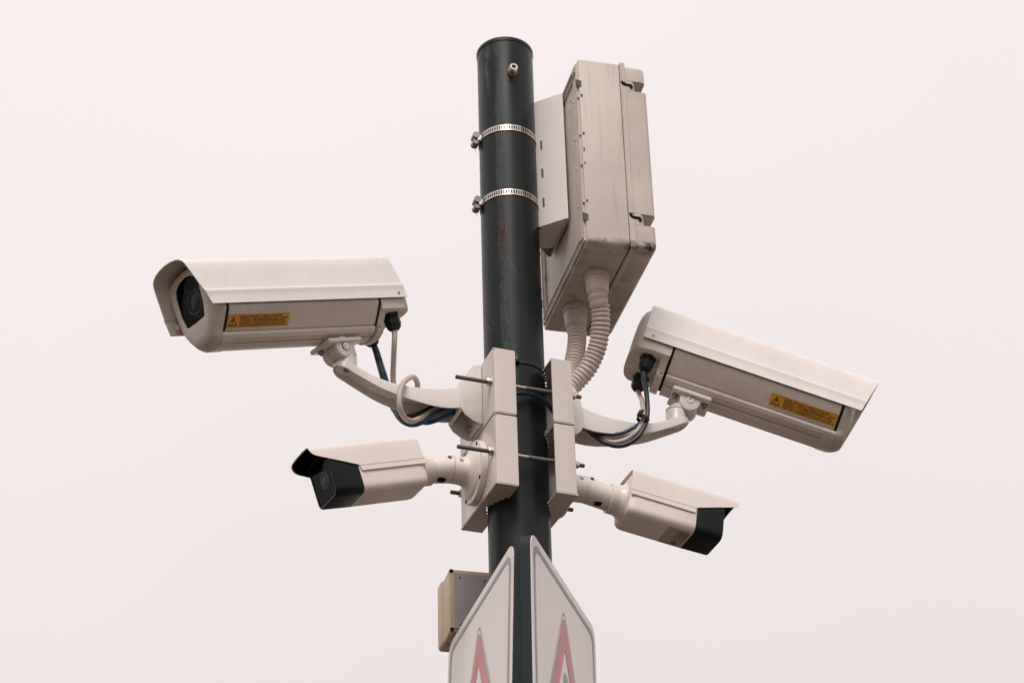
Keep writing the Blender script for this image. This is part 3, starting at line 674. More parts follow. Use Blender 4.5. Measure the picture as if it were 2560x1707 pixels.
# ================================================================== curved wall arms
ARM_B = [(0.112, 3.637), (0.14, 3.632), (0.17, 3.632), (0.21, 3.638), (0.24, 3.645), (0.264, 3.652), (0.28, 3.6585), (0.304, 3.670), (0.323, 3.6795), (0.334, 3.6855)]
ARM_T = [(0.112, 3.683), (0.14, 3.674), (0.17, 3.6685), (0.21, 3.6665), (0.24, 3.668), (0.264, 3.673), (0.28, 3.678), (0.304, 3.688), (0.323, 3.698), (0.334, 3.7015)]
def wall_arm(s, P, xp, label, pivot_in):
    t = thing('camera_arm', mat4(AB, BB, ZV, Vector((0, 0, 3.60)) + AB * s * 0.0785), label, 'camera arm', 'curved white camera arms')
    o = Vector((s * 0.0785, 0, 3.60)); loc = lambda a, b, z: Vector((s * a, b, z)) - o
    hw = lambda a: 0.030 - 0.0085 * min(1, max(0, (a - 0.12) / 0.2))
    st = [(a, hw(a), zb, zt) for (a, zb), (_, zt) in zip(ARM_B, ARM_T)]
    # subdivide for smooth curves
    pts = catmull([Vector((a, zb, zt)) for a, w_, zb, zt in st], 5)
    st = [(p.x, hw(p.x), p.y, p.z) for p in pts]
    for k in range(1, 9):
        th = k / 8 * math.pi / 2; a = 0.334 + 0.0195 * math.sin(th); st.append((a, max(0.0012, 0.0215 * math.cos(th)), 3.6855 + 0.012 * k / 8, 3.7015 + 0.001 * k / 8))
    secs = []
    for a, w_, zb, zt in st:
        wi = max(0.0004, w_ - 0.0035); r = min(0.0035, w_ * 0.4); ti = max(zb + 0.0005, zt - 0.005)
        sec = [(w_, zb), (w_, zt - r), (w_ - 0.3 * r, zt - 0.3 * r), (w_ - r, zt), (-w_ + r, zt), (-w_ + 0.3 * r, zt - 0.3 * r), (-w_, zt - r), (-w_, zb), (-wi, zb), (-wi, ti), (wi, ti), (wi, zb)]
        secs.append([loc(a, b, z) for b, z in sec])
    bm = bmesh.new(); loft(bm, secs); bm_obj('arm_channel', bm, 'arm', t, 32)
    # base: two D-shaped cheeks, curved crown, recessed floor
    D = [(0.0787, 3.7290), (0.0910, 3.7288), (0.1000, 3.7225), (0.1075, 3.7130), (0.1146, 3.6990), (0.1185, 3.6840), (0.1208, 3.6650), (0.1212, 3.6330), (0.1130, 3.6200), (0.0985, 3.6103), (0.0860, 3.6055), (0.0787, 3.6050)]
    def cheeks(b0, b1):
        bm = bmesh.new(); prism(bm, [loc(a, b0, z) for a, z in D], (0, b1 - b0, 0), 0.0016); return bm
    bm_obj('base_cheek', cheeks(-0.036, -0.032), 'arm', t, 40); bm_obj('base_cheek', cheeks(0.032, 0.036), 'arm', t, 40)
    bm = bmesh.new(); crown = D[:8]
    innr = [(0.0787 + (a - 0.0787) * 0.9, z - 0.004) for a, z in crown]
    loop = crown + innr[::-1]
    prism(bm, [loc(a, -0.0318, z) for a, z in loop], (0, 0.0636, 0)); bm_obj('base_crown', bm, 'arm', t, 40)
    bm = bmesh.new(); fl = [(0.0789, 3.6045), (0.0789, 3.720), (0.0835, 3.720), (0.0835, 3.6045)]
    prism(bm, [loc(a, -0.0316, z) for a, z in fl], (0, 0.0632, 0), 0.001); bm_obj('base_floor', bm, 'arm', t, 40)
    for b in (-0.020, 0.020):
        bm = bmesh.new(); hexprism(bm, loc(0.0836, b, 3.622), (s, 0, 0), 0.0075, 0.006); bm_obj('base_bolt', bm, 'steel', t, 25)
    # post and pivot head (head reaches up to the camera's pivot)
    top = P[3] + P[0] * xp + P[2] * -0.0735           # pivot centre in the world
    W2L = t.matrix_world.inverted()
    pv = W2L @ top; yd = (W2L.to_3x3() @ P[1]).normalized()
    pc = loc(0.329, 0.0, 3.694)
    bm = bmesh.new(); cyl(bm, pc, pc + ZV * 0.026, [(0, 0.0205), (0.12, 0.0198), (0.94, 0.0192), (1, 0.0180)], 32)
    bm_obj('post', bm, 'arm', t, 40)
    b2 = bmesh.new()
    u = Vector((0, 0, 1)) - yd * yd.z; u.normalize(); v = yd.cross(u)
    for off, r in ((-0.0022, 0.0205), (-0.0010, 0.0218), (0.0215, 0.0218), (0.0240, 0.0196)):
        for p in ring(pv + yd * off, yd, r, 28, u, v): b2.verts.new(p)
    for zz, r in ((0.0268, 0.0185), (0.0300, 0.0190)):
        for p in ring(pc + ZV * zz, ZV, r, 28): b2.verts.new(p)
    res = bmesh.ops.convex_hull(b2, input=list(b2.verts))
    junk = [g for g in res['geom_interior'] if isinstance(g, bmesh.types.BMVert)]
    bmesh.ops.delete(b2, geom=junk, context='VERTS')
    hd = bm_obj('pivot_head', b2, 'arm', t, 34)
    bm = bmesh.new(); c = pv + yd * 0.0238
    u2, v2 = frame_for(yd)
    hexprism(bm, c, yd, 0.0088, 0.0012, 0.3, False); bm_obj('nut_recess', bm, 'dark_hole', hd, 20)
    bm = bmesh.new(); loft(bm, [ring(c + yd * 0.0013, yd, 0.0075, 24, u2, v2), ring(c + yd * 0.0024, yd, 0.0068, 24, u2, v2), ring(c + yd * 0.0024, yd, 0.0044, 24, u2, v2), ring(c + yd * 0.0015, yd, 0.0042, 24, u2, v2), ring(c + yd * 0.0015, yd, 0.0036, 24, u2, v2), ring(c + yd * 0.0030, yd, 0.0034, 24, u2, v2)], False, True)
    bm_obj('pivot_nut', bm, 'steel', hd, 25)
    bm = bmesh.new(); screw_head(bm, loc(0.329, 0.0, 3.6955), (0, 0, -1), 0.006, 0.004); bm_obj('tip_screw', bm, 'screw', t, 30)
wall_arm(-1, PL, 0.139, 'curved white arm carrying the large camera on the left', None)
wall_arm(1, PR, 0.1245, 'curved white arm carrying the large camera on the right', None)

# ================================================================== bullet cameras
BW, BH = 0.0400, 0.0375
def bullet_camera(az, pt, ro, O, s, label, sticker):
    X, Y, Zc = cam_axes(az, pt, ro); O = Vector(O)
    t = thing('bullet_camera', mat4(X, Y, Zc, O), label, 'security camera', 'small bullet cameras')
    sec = round_poly([(BW, 0.050), (-BW, 0.050), (-BW, -BH), (BW, -BH)], [0.008, 0.008, 0.0165, 0.0165], 9)
    sk = lambda k, kz=None, dz=0.0: [Vector((p.x * k, 0.008 + (p.y - 0.008) * (kz or k) + dz)) for p in sec]
    bm = bmesh.new()
    loft(bm, [yz(sk(0.50), -0.004), yz(sk(0.80), -0.0035), yz(sk(0.90), -0.0015), yz(sk(0.965), 0.003), yz(sk(0.995), 0.009), yz(sec, 0.015), yz(sec, 0.07), yz(sec, 0.1305), yz(sk(0.99), 0.1312)])
    body = bm_obj('body', bm, 'bullet', t, 40)
    # rear funnel and swivel ring
    pvt = Vector((-0.040, 0, 0.002))
    bm = bmesh.new(); cyl(bm, (-0.004, 0, 0.004), (-0.017, 0, 0.004), [(0, 0.036), (0.4, 0.031), (1, 0.0285)], 36); bm_obj('rear_funnel', bm, 'bullet', t, 50)
    bm = bmesh.new(); cyl(bm, (-0.0165, 0, 0.004), (-0.0315, 0, 0.0035), [(0, 0.0278), (0.03, 0.0290), (0.9, 0.0285), (1, 0.0270)], 36); bm_obj('swivel_ring', bm, 'bullet', t, 40)
    # black front bezel
    bm = bmesh.new(); fr = sk(0.985)
    gsec = [Vector((p.x * 0.90, 0.008 + (p.y - 0.008) * 0.91)) for p in sec]
    gq = [Vector((p.x * 0.86, 0.008 + (p.y - 0.008) * 0.875)) for p in sec]
    loft(bm, [yz(sk(0.99), 0.1308), yz(sk(1.002), 0.1318), yz(fr, 0.1840), yz(sk(0.965), 0.1860), yz(sk(0.935), 0.1862), yz(gsec, 0.1850), yz(gq, 0.1800)], True, True)
    bz = bm_obj('front_bezel', bm, 'gloss_black', t, 35)
    bm = bmesh.new(); loft(bm, [yz([Vector((p.x * 0.985, p.y * 0.985)) for p in gsec], 0.1842), yz([Vector((p.x * 0.985, p.y * 0.985)) for p in gsec], 0.1848)]); bm_obj('window_pane', bm, 'pane', bz, 30)
    bm = bmesh.new(); loft(bm, [yz([Vector((p.x * 0.99, 0.008 + (p.y - 0.008) * 0.99)) for p in gq], 0.1801), yz([Vector((p.x * 0.99, 0.008 + (p.y - 0.008) * 0.99)) for p in gq], 0.1804)]); bm_obj('window_back', bm, 'lining', bz, None)
    bm = bmesh.new(); loft(bm, [yz(sk(0.936), 0.1862), yz(sk(0.932), 0.1868), yz(sk(0.905), 0.1864), yz(sk(0.900), 0.1852)], False, False); bm_obj('window_rim_highlight', bm, 'rimgrey', bz, 40)  # lighter grey ring, paints the highlight along the window edge
    bm = bmesh.new(); c = Vector((0.1805, 0.002, 0.006))
    cyl(bm, c, c + Vector((0.0028, 0, 0)), [(0, 0.0165), (0.6, 0.0160), (1, 0.0150)], 36, True, False)
    loft(bm, [ring(c + Vector((x, 0, 0)), (1, 0, 0), r, 36) for x, r in ((0.0028, 0.0150), (0.0028, 0.0125), (0.0012, 0.0115))], False, True); bm_obj('lens_barrel', bm, 'barrel', bz, 30)
    bm = bmesh.new(); loft(bm, [ring(c + Vector((0.0014 + 0.0018 * math.sqrt(max(0, 1 - (r / 0.0115) ** 2)), 0, 0)), (1, 0, 0), max(r, 0.0003), 32) for r in (0.0112, 0.0098, 0.008, 0.0055, 0.003, 0.0)], False, True); bm_obj('lens', bm, 'lens', bz, 60)
    # sunshield with a tapering visor; section is a flat-topped arch
    half = [(0.0, 0.0590), (0.015, 0.0588), (0.030, 0.0578), (0.0360, 0.0565), (0.0385, 0.0540), (0.0398, 0.0500), (0.0403, 0.0455), (0.0407, 0.0410), (0.0409, 0.0380), (0.0413, 0.0300), (0.0417, 0.0220), (0.0420, 0.0150), (0.0421, 0.0135), (0.0421, 0.0112),
            (0.0412, 0.0106), (0.0412, 0.0092), (0.0428, 0.0086), (0.0430, 0.0010), (0.0424, 0.0)]
    def xfront(z):
        pts = [(-0.01, 0.1262), (0.0, 0.1268), (0.0087, 0.1290), (0.0125, 0.1295), (0.0137, 0.1330), (0.0380, 0.2040), (0.0415, 0.2110), (0.0455, 0.2145), (0.0500, 0.2162), (0.0550, 0.2165), (0.0600, 0.2165)]
        for (a, x0), (b, x1) in zip(pts, pts[1:]):
            if z <= b: return x0 + (x1 - x0) * (z - a) / (b - a)
        return pts[-1][1]
    inn = [(max(0, y - 0.0016), z - (0.0016 if z > 0.05 else 0.0)) for y, z in half]
    outer = [(-y, z) for y, z in half[::-1]][:-1] + half; inner = [(-y, z) for y, z in inn[::-1]][:-1] + inn
    loop = outer + inner[::-1]; nlo = len(outer); zl = [p[1] for p in outer] + [p[1] for p in outer[::-1]]
    bm = bmesh.new(); loft(bm, [[Vector(((-0.002) + (xfront(z) + 0.002) * k, p[0], p[1])) for p, z in zip(loop, zl)] for k in (0, 0.4, 0.8, 1.0)])
    hd = bm_obj('sunshield', bm, 'bullet', t, 30)
    lin = [(max(0, y - 0.0019), z - (0.0019 if z > 0.05 else 0.0)) for y, z in half[:12]]
    lin = [(-y, z) for y, z in lin[::-1]][:-1] + lin; lz = [z for y, z in half[:12]][::-1][:-1] + [z for y, z in half[:12]]
    bm = bmesh.new(); loft(bm, [[Vector((x0 if k == 0 else xfront(z) - 0.0012, p[0], p[1])) for p, z in zip(lin, lz)] for k, x0 in ((0, 0.132), (1, 0))], False, False, False)
    bm_obj('visor_lining', bm, 'lining', hd, 30)
    if sticker:
        U3 = Vector((0, 0.0, -1)); bm = bmesh.new()
        # wraps the lower near edge: flat on the underside
        LM = mat4(Vector((0, 1, 0)), Vector((1, 0, 0)), Vector((0, 0, -1)), Vector((0.084, -0.029, -BH - 0.0003)))
        prism(bm, [Vector((x, y, 0)) for x, y in ((0, 0), (0.058, 0), (0.058, 0.044), (0, 0.044))], (0, 0, 0.0002)); lab = bm_obj('rating_sticker', bm, 'spec_label', t, None, LM)
        bm = bmesh.new()
        for k in range(7):
            y = 0.0415 - k * 0.0030; wd = 0.030 + 0.010 * math.sin(k * 2.1)
            for x0, x1 in ((0.003, 0.003 + wd * 0.6), (0.004 + wd * 0.62, 0.003 + wd)):
                q = [bm.verts.new((a, b, 0.0006)) for a, b in ((x0, y), (x1, y), (x1, y - 0.0011), (x0, y - 0.0011))]; bm.faces.new(q)
        tag(bm_obj('print_lines', bm, 'ink', lab, None), kind='stuff')
        text_mesh('conformity_mark', 'CE', 0.011, 'ink', lab, Matrix.Translation((0.040, 0.024, 0.0006)), 'LEFT')
    # ---- arm in bracket frame, expressed in the camera's own frame
    W2L = t.matrix_world.inverted(); R3 = W2L.to_3x3()
    L = lambda a, b, z: W2L @ (AB * (s * a) + BB * b + ZV * z)
    dA = (R3 @ (AB * s)).normalized(); zc = 3.5205
    u, v = (R3 @ BB).normalized(), (R3 @ ZV).normalized()
    def axial(prof, n=40):
        return [[L(a, 0, zc) + (u * math.cos(k) + v * math.sin(k)) * r for k in [2 * math.pi * i / n for i in range(n)]] for a, r in prof]
    bm = bmesh.new(); loft(bm, axial([(0.0784, 0.0585), (0.0790, 0.0600), (0.0885, 0.0600), (0.0900, 0.0588), (0.0902, 0.0500), (0.0925, 0.0480), (0.0955, 0.0400), (0.0990, 0.0330), (0.1030, 0.0285)], 64), True, False)
    fl = bm_obj('wall_flange', bm, 'bullet', t, 35)
    for k in range(4):
        a = R(35 + 90 * k); bm = bmesh.new(); p = L(0.0901, 0.054 * math.cos(a), zc + 0.054 * math.sin(a))
        cyl(bm, p - dA * 0.001, p + dA * 0.0004, 0.0042, 16); bm_obj('flange_hole', bm, 'dark_hole', fl, 30)
    bm = bmesh.new(); loft(bm, axial([(0.1030, 0.0285), (0.1100, 0.0262), (0.1180, 0.0256), (0.1288, 0.0255)]), False, True); st = bm_obj('arm_stub', bm, 'bullet', t, 35)
    # swivel elbow: capsule from the stub to the ball
    ball = Vector((-0.036, 0, 0.003)); e0 = L(0.1296, 0, zc)
    bm = bmesh.new(); b2 = bmesh.new()
    for p in axial([(0.1294, 0.0252), (0.1302, 0.0256), (0.1330, 0.0256)])[0:3]:
        for q in p: b2.verts.new(q)
    for lat in range(-3, 4):
        rr = 0.0245 * math.cos(lat * 0.42); zz = 0.0245 * math.sin(lat * 0.42)
        for i in range(28):
            k = 2 * math.pi * i / 28; b2.verts.new(ball + dA * zz * 0.9 + (u * math.cos(k) + v * math.sin(k)) * rr)
    res = bmesh.ops.convex_hull(b2, input=list(b2.verts)); bmesh.ops.delete(b2, geom=[g for g in res['geom_interior'] if isinstance(g, bmesh.types.BMVert)], context='VERTS')
    el = bm_obj('swivel_elbow', b2, 'bullet', t, 40)
    # slot in the underside of the elbow where the ball shows
    mid = (ball * 0.55 + L(0.1310, 0, zc) * 0.45)
    bm = bmesh.new(); dn = (-u * 0.30 - v * 0.95).normalized()
    c = mid + dn * 0.0250
    ax = dA; pr = dn.cross(ax).normalized()
    prism(bm, [c + ax * x + pr * y for x, y in round_poly([(-0.008, -0.0055), (0.008, -0.0055), (0.008, 0.0055), (-0.008, 0.0055)], 0.005, 5)], dn * 0.0012); bm_obj('elbow_slot', bm, 'dark_hole', el, 30)
    for a_, nm in ((0.1165, st), (0.1385, el)):
        p = L(a_, 0, zc) + (-u * 0.93 + v * 0.37).normalized() * 0.0252
        if nm is el: p = L(a_, 0, zc) + (-u * 0.86 + v * 0.51).normalized() * 0.0252
        d = (p - L(a_, 0, zc)).normalized(); uu, vv = frame_for(d)
        bm = bmesh.new(); loft(bm, [ring(p, d, 0.0042, 18, uu, vv), ring(p + d * 0.0012, d, 0.0038, 18, uu, vv), ring(p + d * 0.0012, d, 0.0020, 18, uu, vv), ring(p, d, 0.0018, 18, uu, vv)], False, True); bm_obj('grub_screw', bm, 'screw', nm, 30)
    return X, Y, Zc, O
bullet_camera(207.876, 18.706, -0.289, (-0.18490, -0.07547, 3.49880), -1, 'small white bullet camera on the left with black lens face', False)
bullet_camera(20.673, 9.319, -1.308, (0.19427, 0.07398, 3.50140), 1, 'small white bullet camera on the right pointing away with worn sticker below', True)

# ================================================================== equipment enclosure
en = thing('equipment_enclosure', mat4(CE, DE, ZV, Vector((0, 0, 3.9533))), 'tall beige equipment enclosure behind the pole top with two hoses below', 'enclosure')
C0, CS, C1, EW, EH = 0.1070, 0.1905, 0.2456, 0.1620, 0.4373
bm = bmesh.new(); box(bm, C0, CS, -EW, EW, 0, EH)
es = [e for e in bm.edges if min(v.co.x for v in e.verts) < CS - 1e-4]
lowe = [e for e in es if max(v.co.z for v in e.verts) < 1e-4 and max(v.co.y for v in e.verts) < 0]
bmesh.ops.bevel(bm, geom=lowe, offset=0.0105, segments=4, affect='EDGES', profile=0.5)
es = [e for e in bm.edges if e.is_valid and len(e.link_faces) == 2 and e.calc_face_angle(0) > R(80) and min(v.co.x for v in e.verts) < CS - 1e-4]
bmesh.ops.bevel(bm, geom=es, offset=0.003, segments=2, affect='EDGES', profile=0.5); bm_obj('housing', bm, 'encl', en, 40)
bm = bmesh.new(); box(bm, CS - 0.002, CS + 0.004, -EW + 0.003, EW - 0.003, 0.003, EH - 0.003, 0); bm_obj('seal', bm, 'dark_hole', en, None)
bm = bmesh.new()
z1, z2, z3, z4_ = 0.0515, 0.0780, 0.3735, 0.3985
def cover_block(za, zb, c1, bev=0.010):
    b2 = bmesh.new(); bmesh.ops.create_cube(b2, size=1.0)
    bmesh.ops.scale(b2, vec=(c1 - CS - 0.0014, 2 * EW, zb - za), verts=b2.verts)
    bmesh.ops.translate(b2, vec=((c1 + CS + 0.0014) / 2, 0, (za + zb) / 2), verts=b2.verts)
    es = []
    for e in b2.edges:
        m = (e.verts[0].co + e.verts[1].co) / 2; dz = abs(e.verts[0].co.z - e.verts[1].co.z)
        atz = abs(m.z - 0) < 1e-5 or abs(m.z - EH) < 1e-5
        if dz < 1e-6 and atz: es.append(e)
        elif dz > 1e-6 and m.x > c1 - 1e-5: es.append(e)
    if es: bmesh.ops.bevel(b2, geom=es, offset=bev, segments=3, affect='EDGES', profile=0.5)
    merge(bm, b2)
cover_block(0.0, z1, C1); cover_block(z4_, EH, C1 - 0.0008); cover_block(z2, z3, C1 + 0.0012)
cover_block(z1 - 0.001, z2 + 0.001, 0.2240); cover_block(z3 - 0.001, z4_ + 0.001, 0.2240)
cv = bm_obj('cover', bm, 'encl', en, 35)
bm = bmesh.new()   # raised lip along the near and far sides of the cover, open at the two hooks
for s in (-1, 1):
    for za, zb in ((-0.0012, 0.060), (0.076, 0.373), (0.392, EH + 0.004)):
        y0, y1 = (s * (EW - 0.004), s * (EW + 0.0022)); box(bm, 0.1925, 0.2030, min(y0, y1), max(y0, y1), za, zb, 0.0012, 1)
for za, zb in ((-0.0022, 0.003), (EH - 0.003, EH + 0.0045)): box(bm, 0.1930, 0.2025, -EW + 0.004, EW - 0.004, za, zb, 0.0012, 1)
tag(bm_obj('cover_lip', bm, 'encl', cv, 30), kind='stuff')
for s in (-1, 1):                 # hinge hooks
    for zc_ in (0.0665, 0.3860):
        bm = bmesh.new()
        q = [Vector((0.1950, 0, zc_ + 0.009)), Vector((0.1985, 0, zc_ + 0.003)), Vector((0.2060, 0, zc_ + 0.0015)), Vector((0.2135, 0, zc_ + 0.001)), Vector((0.2150, 0, zc_ - 0.0035)), Vector((0.2120, 0, zc_ - 0.0055))]
        tube(bm, [Vector((p.x, s * (EW + 0.0002), p.z)) for p in catmull(q, 4)], 0.0028, 8)
        bm_obj('hinge_hook', bm, 'dark_hole', cv, 40)
bm = bmesh.new()   # back: moulded rim with ribs
def frame_bars(c0, c1, w0, w1, za, zb):
    for s in (-1, 1): box(bm, c0, c1, min(s * w0, s * w1), max(s * w0, s * w1), za, EH - za, 0.0008, 1)
    d = w1 - w0
    for z in (za, EH - za - d): box(bm, c0, c1, -w0 + 0.0003, w0 - 0.0003, z, z + d, 0.0008, 1)
frame_bars(0.1030, 0.1085, 0.149, 0.155, 0.0065, 0)
frame_bars(0.1042, 0.1084, 0.139, 0.143, 0.0180, 0)
frame_bars(0.1036, 0.1083, 0.130, 0.134, 0.0270, 0)
tag(bm_obj('back_rim', bm, 'encl', en, 30), kind='stuff')
bm = bmesh.new()   # small moulded clips and screw bosses on the rim
for z in (0.0945, 0.183, 0.2545, 0.3455):
    for sgn in (-1, 1):
        box(bm, 0.1030, 0.1095, sgn * 0.1572 - 0.0022, sgn * 0.1572 + 0.0022, z - 0.0032, z + 0.0032, 0.0006, 1)
        box(bm, 0.1015, 0.1095, sgn * 0.1285 - 0.0018, sgn * 0.1285 + 0.0018, z + 0.005, z + 0.0125, 0.0006, 1)
for sgn in (-1, 1):
    for z in (0.020, EH - 0.020): cyl(bm, (0.1010, sgn * 0.141, z), (0.1085, sgn * 0.141, z), 0.0062, 18)
tag(bm_obj('back_clips', bm, 'encl', en, 30), kind='stuff')
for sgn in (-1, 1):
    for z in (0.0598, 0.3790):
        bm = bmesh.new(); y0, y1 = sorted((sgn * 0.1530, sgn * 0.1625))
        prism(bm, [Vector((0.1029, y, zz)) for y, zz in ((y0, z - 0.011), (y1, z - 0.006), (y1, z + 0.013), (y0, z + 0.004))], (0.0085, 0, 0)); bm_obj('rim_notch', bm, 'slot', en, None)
bm = bmesh.new()   # rows of narrow slots along the lower and upper rim
for za, zb in ((0.0132, 0.0174), (0.0226, 0.0264)):
    for k in range(6):
        y0 = -0.128 + 0.0435 * k
        for z0, z1_ in ((za, zb), (EH - zb, EH - za)): box(bm, 0.1062, 0.1084, y0, y0 + 0.036, z0, z1_, 0)
tag(bm_obj('rim_slots', bm, 'dark_hole', en, None), kind='stuff')
bm = bmesh.new()   # dark marks painting the shadows of moulded recesses on the near corner
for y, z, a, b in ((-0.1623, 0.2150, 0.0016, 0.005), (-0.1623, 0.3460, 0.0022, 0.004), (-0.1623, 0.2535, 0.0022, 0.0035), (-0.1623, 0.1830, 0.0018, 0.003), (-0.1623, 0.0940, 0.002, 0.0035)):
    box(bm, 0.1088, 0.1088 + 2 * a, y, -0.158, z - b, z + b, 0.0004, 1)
tag(bm_obj('corner_shadows', bm, 'slot', en, None), kind='stuff')

# mounting bracket between pole and enclosure: folded hat with slanted cheeks
mb = thing('enclosure_bracket', mat4(CE, DE, ZV, Vector((0, 0, 4.0713))), 'folded pale steel bracket holding the enclosure to the pole', 'bracket')
HB = 0.3055; thk = 0.0025
prof = [(0.0520, -0.0240), (0.0955, -0.0630), (0.1005, -0.0655), (0.1028, -0.0600), (0.1028, 0.0700), (0.1005, 0.0755), (0.0955, 0.0730), (0.0520, 0.0240)]
inn_ = [(0.0505, 0.0215), (0.0945, 0.0697), (0.0985, 0.0715), (0.1000, 0.0690), (0.1000, -0.0590), (0.0985, -0.0620), (0.0945, -0.0602), (0.0505, -0.0220)]
bm = bmesh.new(); loft(bm, [[Vector((c, d, z)) for c, d in prof + inn_] for z in (0, HB)])
bm_obj('folded_plate', bm, 'encl_plate', mb, 35)
bm = bmesh.new()
prism(bm, [Vector((c, d, 0.001)) for c, d in round_poly([(0.0560, -0.0245), (0.0940, -0.0588), (0.0990, -0.0585), (0.0990, 0.045), (0.0700, 0.050), (0.060, 0.030)], [0.001, 0.004, 0.004, 0.018, 0.018, 0.004], 5)], (0, 0, 0.0025))
bm_obj('end_tab', bm, 'encl_plate', mb, 35)
dirF = Vector((0.0435, -0.0390, 0)).normalized(); nF = Vector((-dirF.y, dirF.x, 0)); nF = nF if nF.y < 0 else -nF
for z, hgt in ((0.194, 0.022), (0.125, 0.022), (0.054, 0.022)):
    bm = bmesh.new(); c = Vector((0.0520, -0.0240, z)) + dirF * 0.0125 + nF * 0.0002
    prism(bm, [c + dirF * x + ZV * y for x, y in round_poly([(-0.0022, -hgt / 2), (0.0022, -hgt / 2), (0.0022, hgt / 2), (-0.0022, hgt / 2)], 0.002, 3)], nF * 0.0006)
    bm_obj('strap_slot', bm, 'slot', mb, None)
for y, z in ((-0.097, 0.380), (-0.091, 0.358)):
    bm = bmesh.new(); screw_head(bm, (0.1078, y, z), (-1, 0, 0), 0.003, 0.0015); bm_obj('rivet', bm, 'screw', en, 30)

# ================================================================== corrugated hoses
def hose(pts, label, gc):
    t = thing('corrugated_hose', Matrix.Translation(Vector(gc)), label, 'hose', 'beige corrugated hoses under the enclosure')
    o = Vector(gc); P = resample(catmull([Vector(p) - o for p in pts], 14), 0.00125)
    pitch = 0.0086
    def rad(i, s):
        ph = (s / pitch) % 1.0
        return 0.0158 + 0.0030 * (0.5 + 0.5 * math.cos(2 * math.pi * ph)) ** 0.7
    bm = bmesh.new(); tube(bm, P, rad, 26); bm_obj('hose', bm, 'hose', t, 60)
    bm = bmesh.new(); d = Vector((0, 0, -1))
    cyl(bm, (0, 0, 0.001), (0, 0, -0.013), [(0, 0.0232), (0.1, 0.0240), (0.9, 0.0240), (1, 0.0228)], 36); gl_ = bm_obj('hose_collar', bm, 'hose', t, 30)
    bm = bmesh.new(); cyl(bm, (0, 0, -0.0125), (0, 0, -0.045), [(0, 0.0215), (0.2, 0.0232), (0.85, 0.0212), (1, 0.0195)], 36); bm_obj('hose_sleeve', bm, 'hose', gl_, 40)
g1 = CE * 0.1545 + DE * -0.0575 + ZV * 3.9533; g2 = CE * 0.1450 + DE * 0.0665 + ZV * 3.9533
b1, b2_ = g1.dot(BB), g2.dot(BB)
hose([g1 + ZV * -0.030, g1 + ZV * -0.058, at(1500, 765, b1 + 0.006), at(1502, 800, b1 + 0.016), at(1499, 840, b1 + 0.030), at(1489, 880, b1 + 0.045), at(1468, 922, b1 + 0.06), at(1440, 955, b1 + 0.075), at(1408, 985, b1 + 0.085)], 'nearer corrugated hose, curving down into the upper right clamp bracket', g1)
hose([g2 + ZV * -0.030, g2 + ZV * -0.058, at(1443, 830, b2_ + 0.0), at(1441, 868, b2_ - 0.002), at(1434, 905, b2_ - 0.006), at(1422, 940, b2_ - 0.012), at(1402, 975, b2_ - 0.02)], 'farther corrugated hose hanging between the pole and the nearer hose', g2)

# ================================================================== cables
def cable(name, pts, r, mat, label):
    P = resample(catmull(pts, 12), 0.003); o = P[0].copy(); bm = bmesh.new()
    tube(bm, [p - o for p in P], r, 14)
    ob = bm_obj(name, bm, mat, None, 60, Matrix.Translation(o)); return tag(ob, label, 'cable')
gn, gf = wpt(PL, 0.0225, 0.036, -0.050), wpt(PL, 0.0225, -0.036, -0.050)
bn, bf = gn.dot(BB), gf.dot(BB)
cable('white_cable', [gn, at(986, 855, bn), at(984, 900, bn + 0.02), at(983, 950, 0.045), at(990, 992, 0.058), at(1014, 1008, 0.060), at(1036, 990, 0.056), at(1044, 962, 0.046), at(1036, 944, 0.018), at(1024, 944, -0.008), at(1008, 958, -0.034), at(999, 985, -0.044), at(999.5, 1015, -0.044), at(1009, 1041, -0.032), at(1027, 1052, -0.016), at(1049, 1046, -0.006), at(1078, 1029, 0.0), at(1108, 1018, 0.0), at(1150, 1014, 0.0)], 0.0052, 'cable_white', 'dirty white cable looped over the left camera arm')
cable('black_cable', [gf, at(939, 882, bf), at(945, 905, bf + 0.01), at(955, 940, 0.05), at(968, 985, 0.052), at(984, 1024, 0.046), at(1003, 1040, 0.022), at(1028, 1040, 0.010), at(1060, 1028, 0.006), at(1090, 1014, 0.006), at(1150, 1006, 0.004)], 0.0045, 'cable_black', 'black cable dropping behind the left camera arm')
cable('blue_cable', [gf + AB * 0.004, at(944, 880, bf + 0.005), at(952, 905, bf + 0.015), at(963, 940, 0.055), at(976, 985, 0.052), at(988, 1030, 0.040), at(1003, 1051, 0.025), at(1021, 1061, 0.012), at(1040, 1061.5, 0.004), at(1060, 1053, 0.0), at(1087, 1035, -0.006), at(1114, 1024, -0.008), at(1152, 1020, -0.006)], 0.0042, 'cable_blue', 'blue cable sagging under the left camera arm')
cable('blue_cable', [at(1010, 1018, 0.030), at(1030, 1045, 0.026), at(1058, 1056.5, 0.016), at(1082, 1054, 0.008), at(1114, 1041, 0.002), at(1150, 1026, -0.004)], 0.0040, 'cable_blue', 'second blue cable beneath the left arm, running straight to its base')
rn, rf = wpt(PR, 0.0225, -0.036, -0.050), wpt(PR, 0.0225, 0.036, -0.050)
cn_, cf_ = rn.dot(BB), rf.dot(BB)
cable('black_cable', [rn, at(1609, 945, cn_), at(1614, 972, cn_ - 0.01), at(1618, 1003, -0.036), at(1618.5, 1036, -0.044), at(1612, 1063, -0.044), at(1595.5, 1091, -0.042), at(1570, 1109.5, -0.034), at(1544, 1114.5, -0.026), at(1519, 1109, -0.020), at(1493, 1095, -0.012), at(1464, 1071, -0.004), at(1440, 1060, 0.0)], 0.0046, 'cable_black', 'black cable hanging in front of the right camera arm')
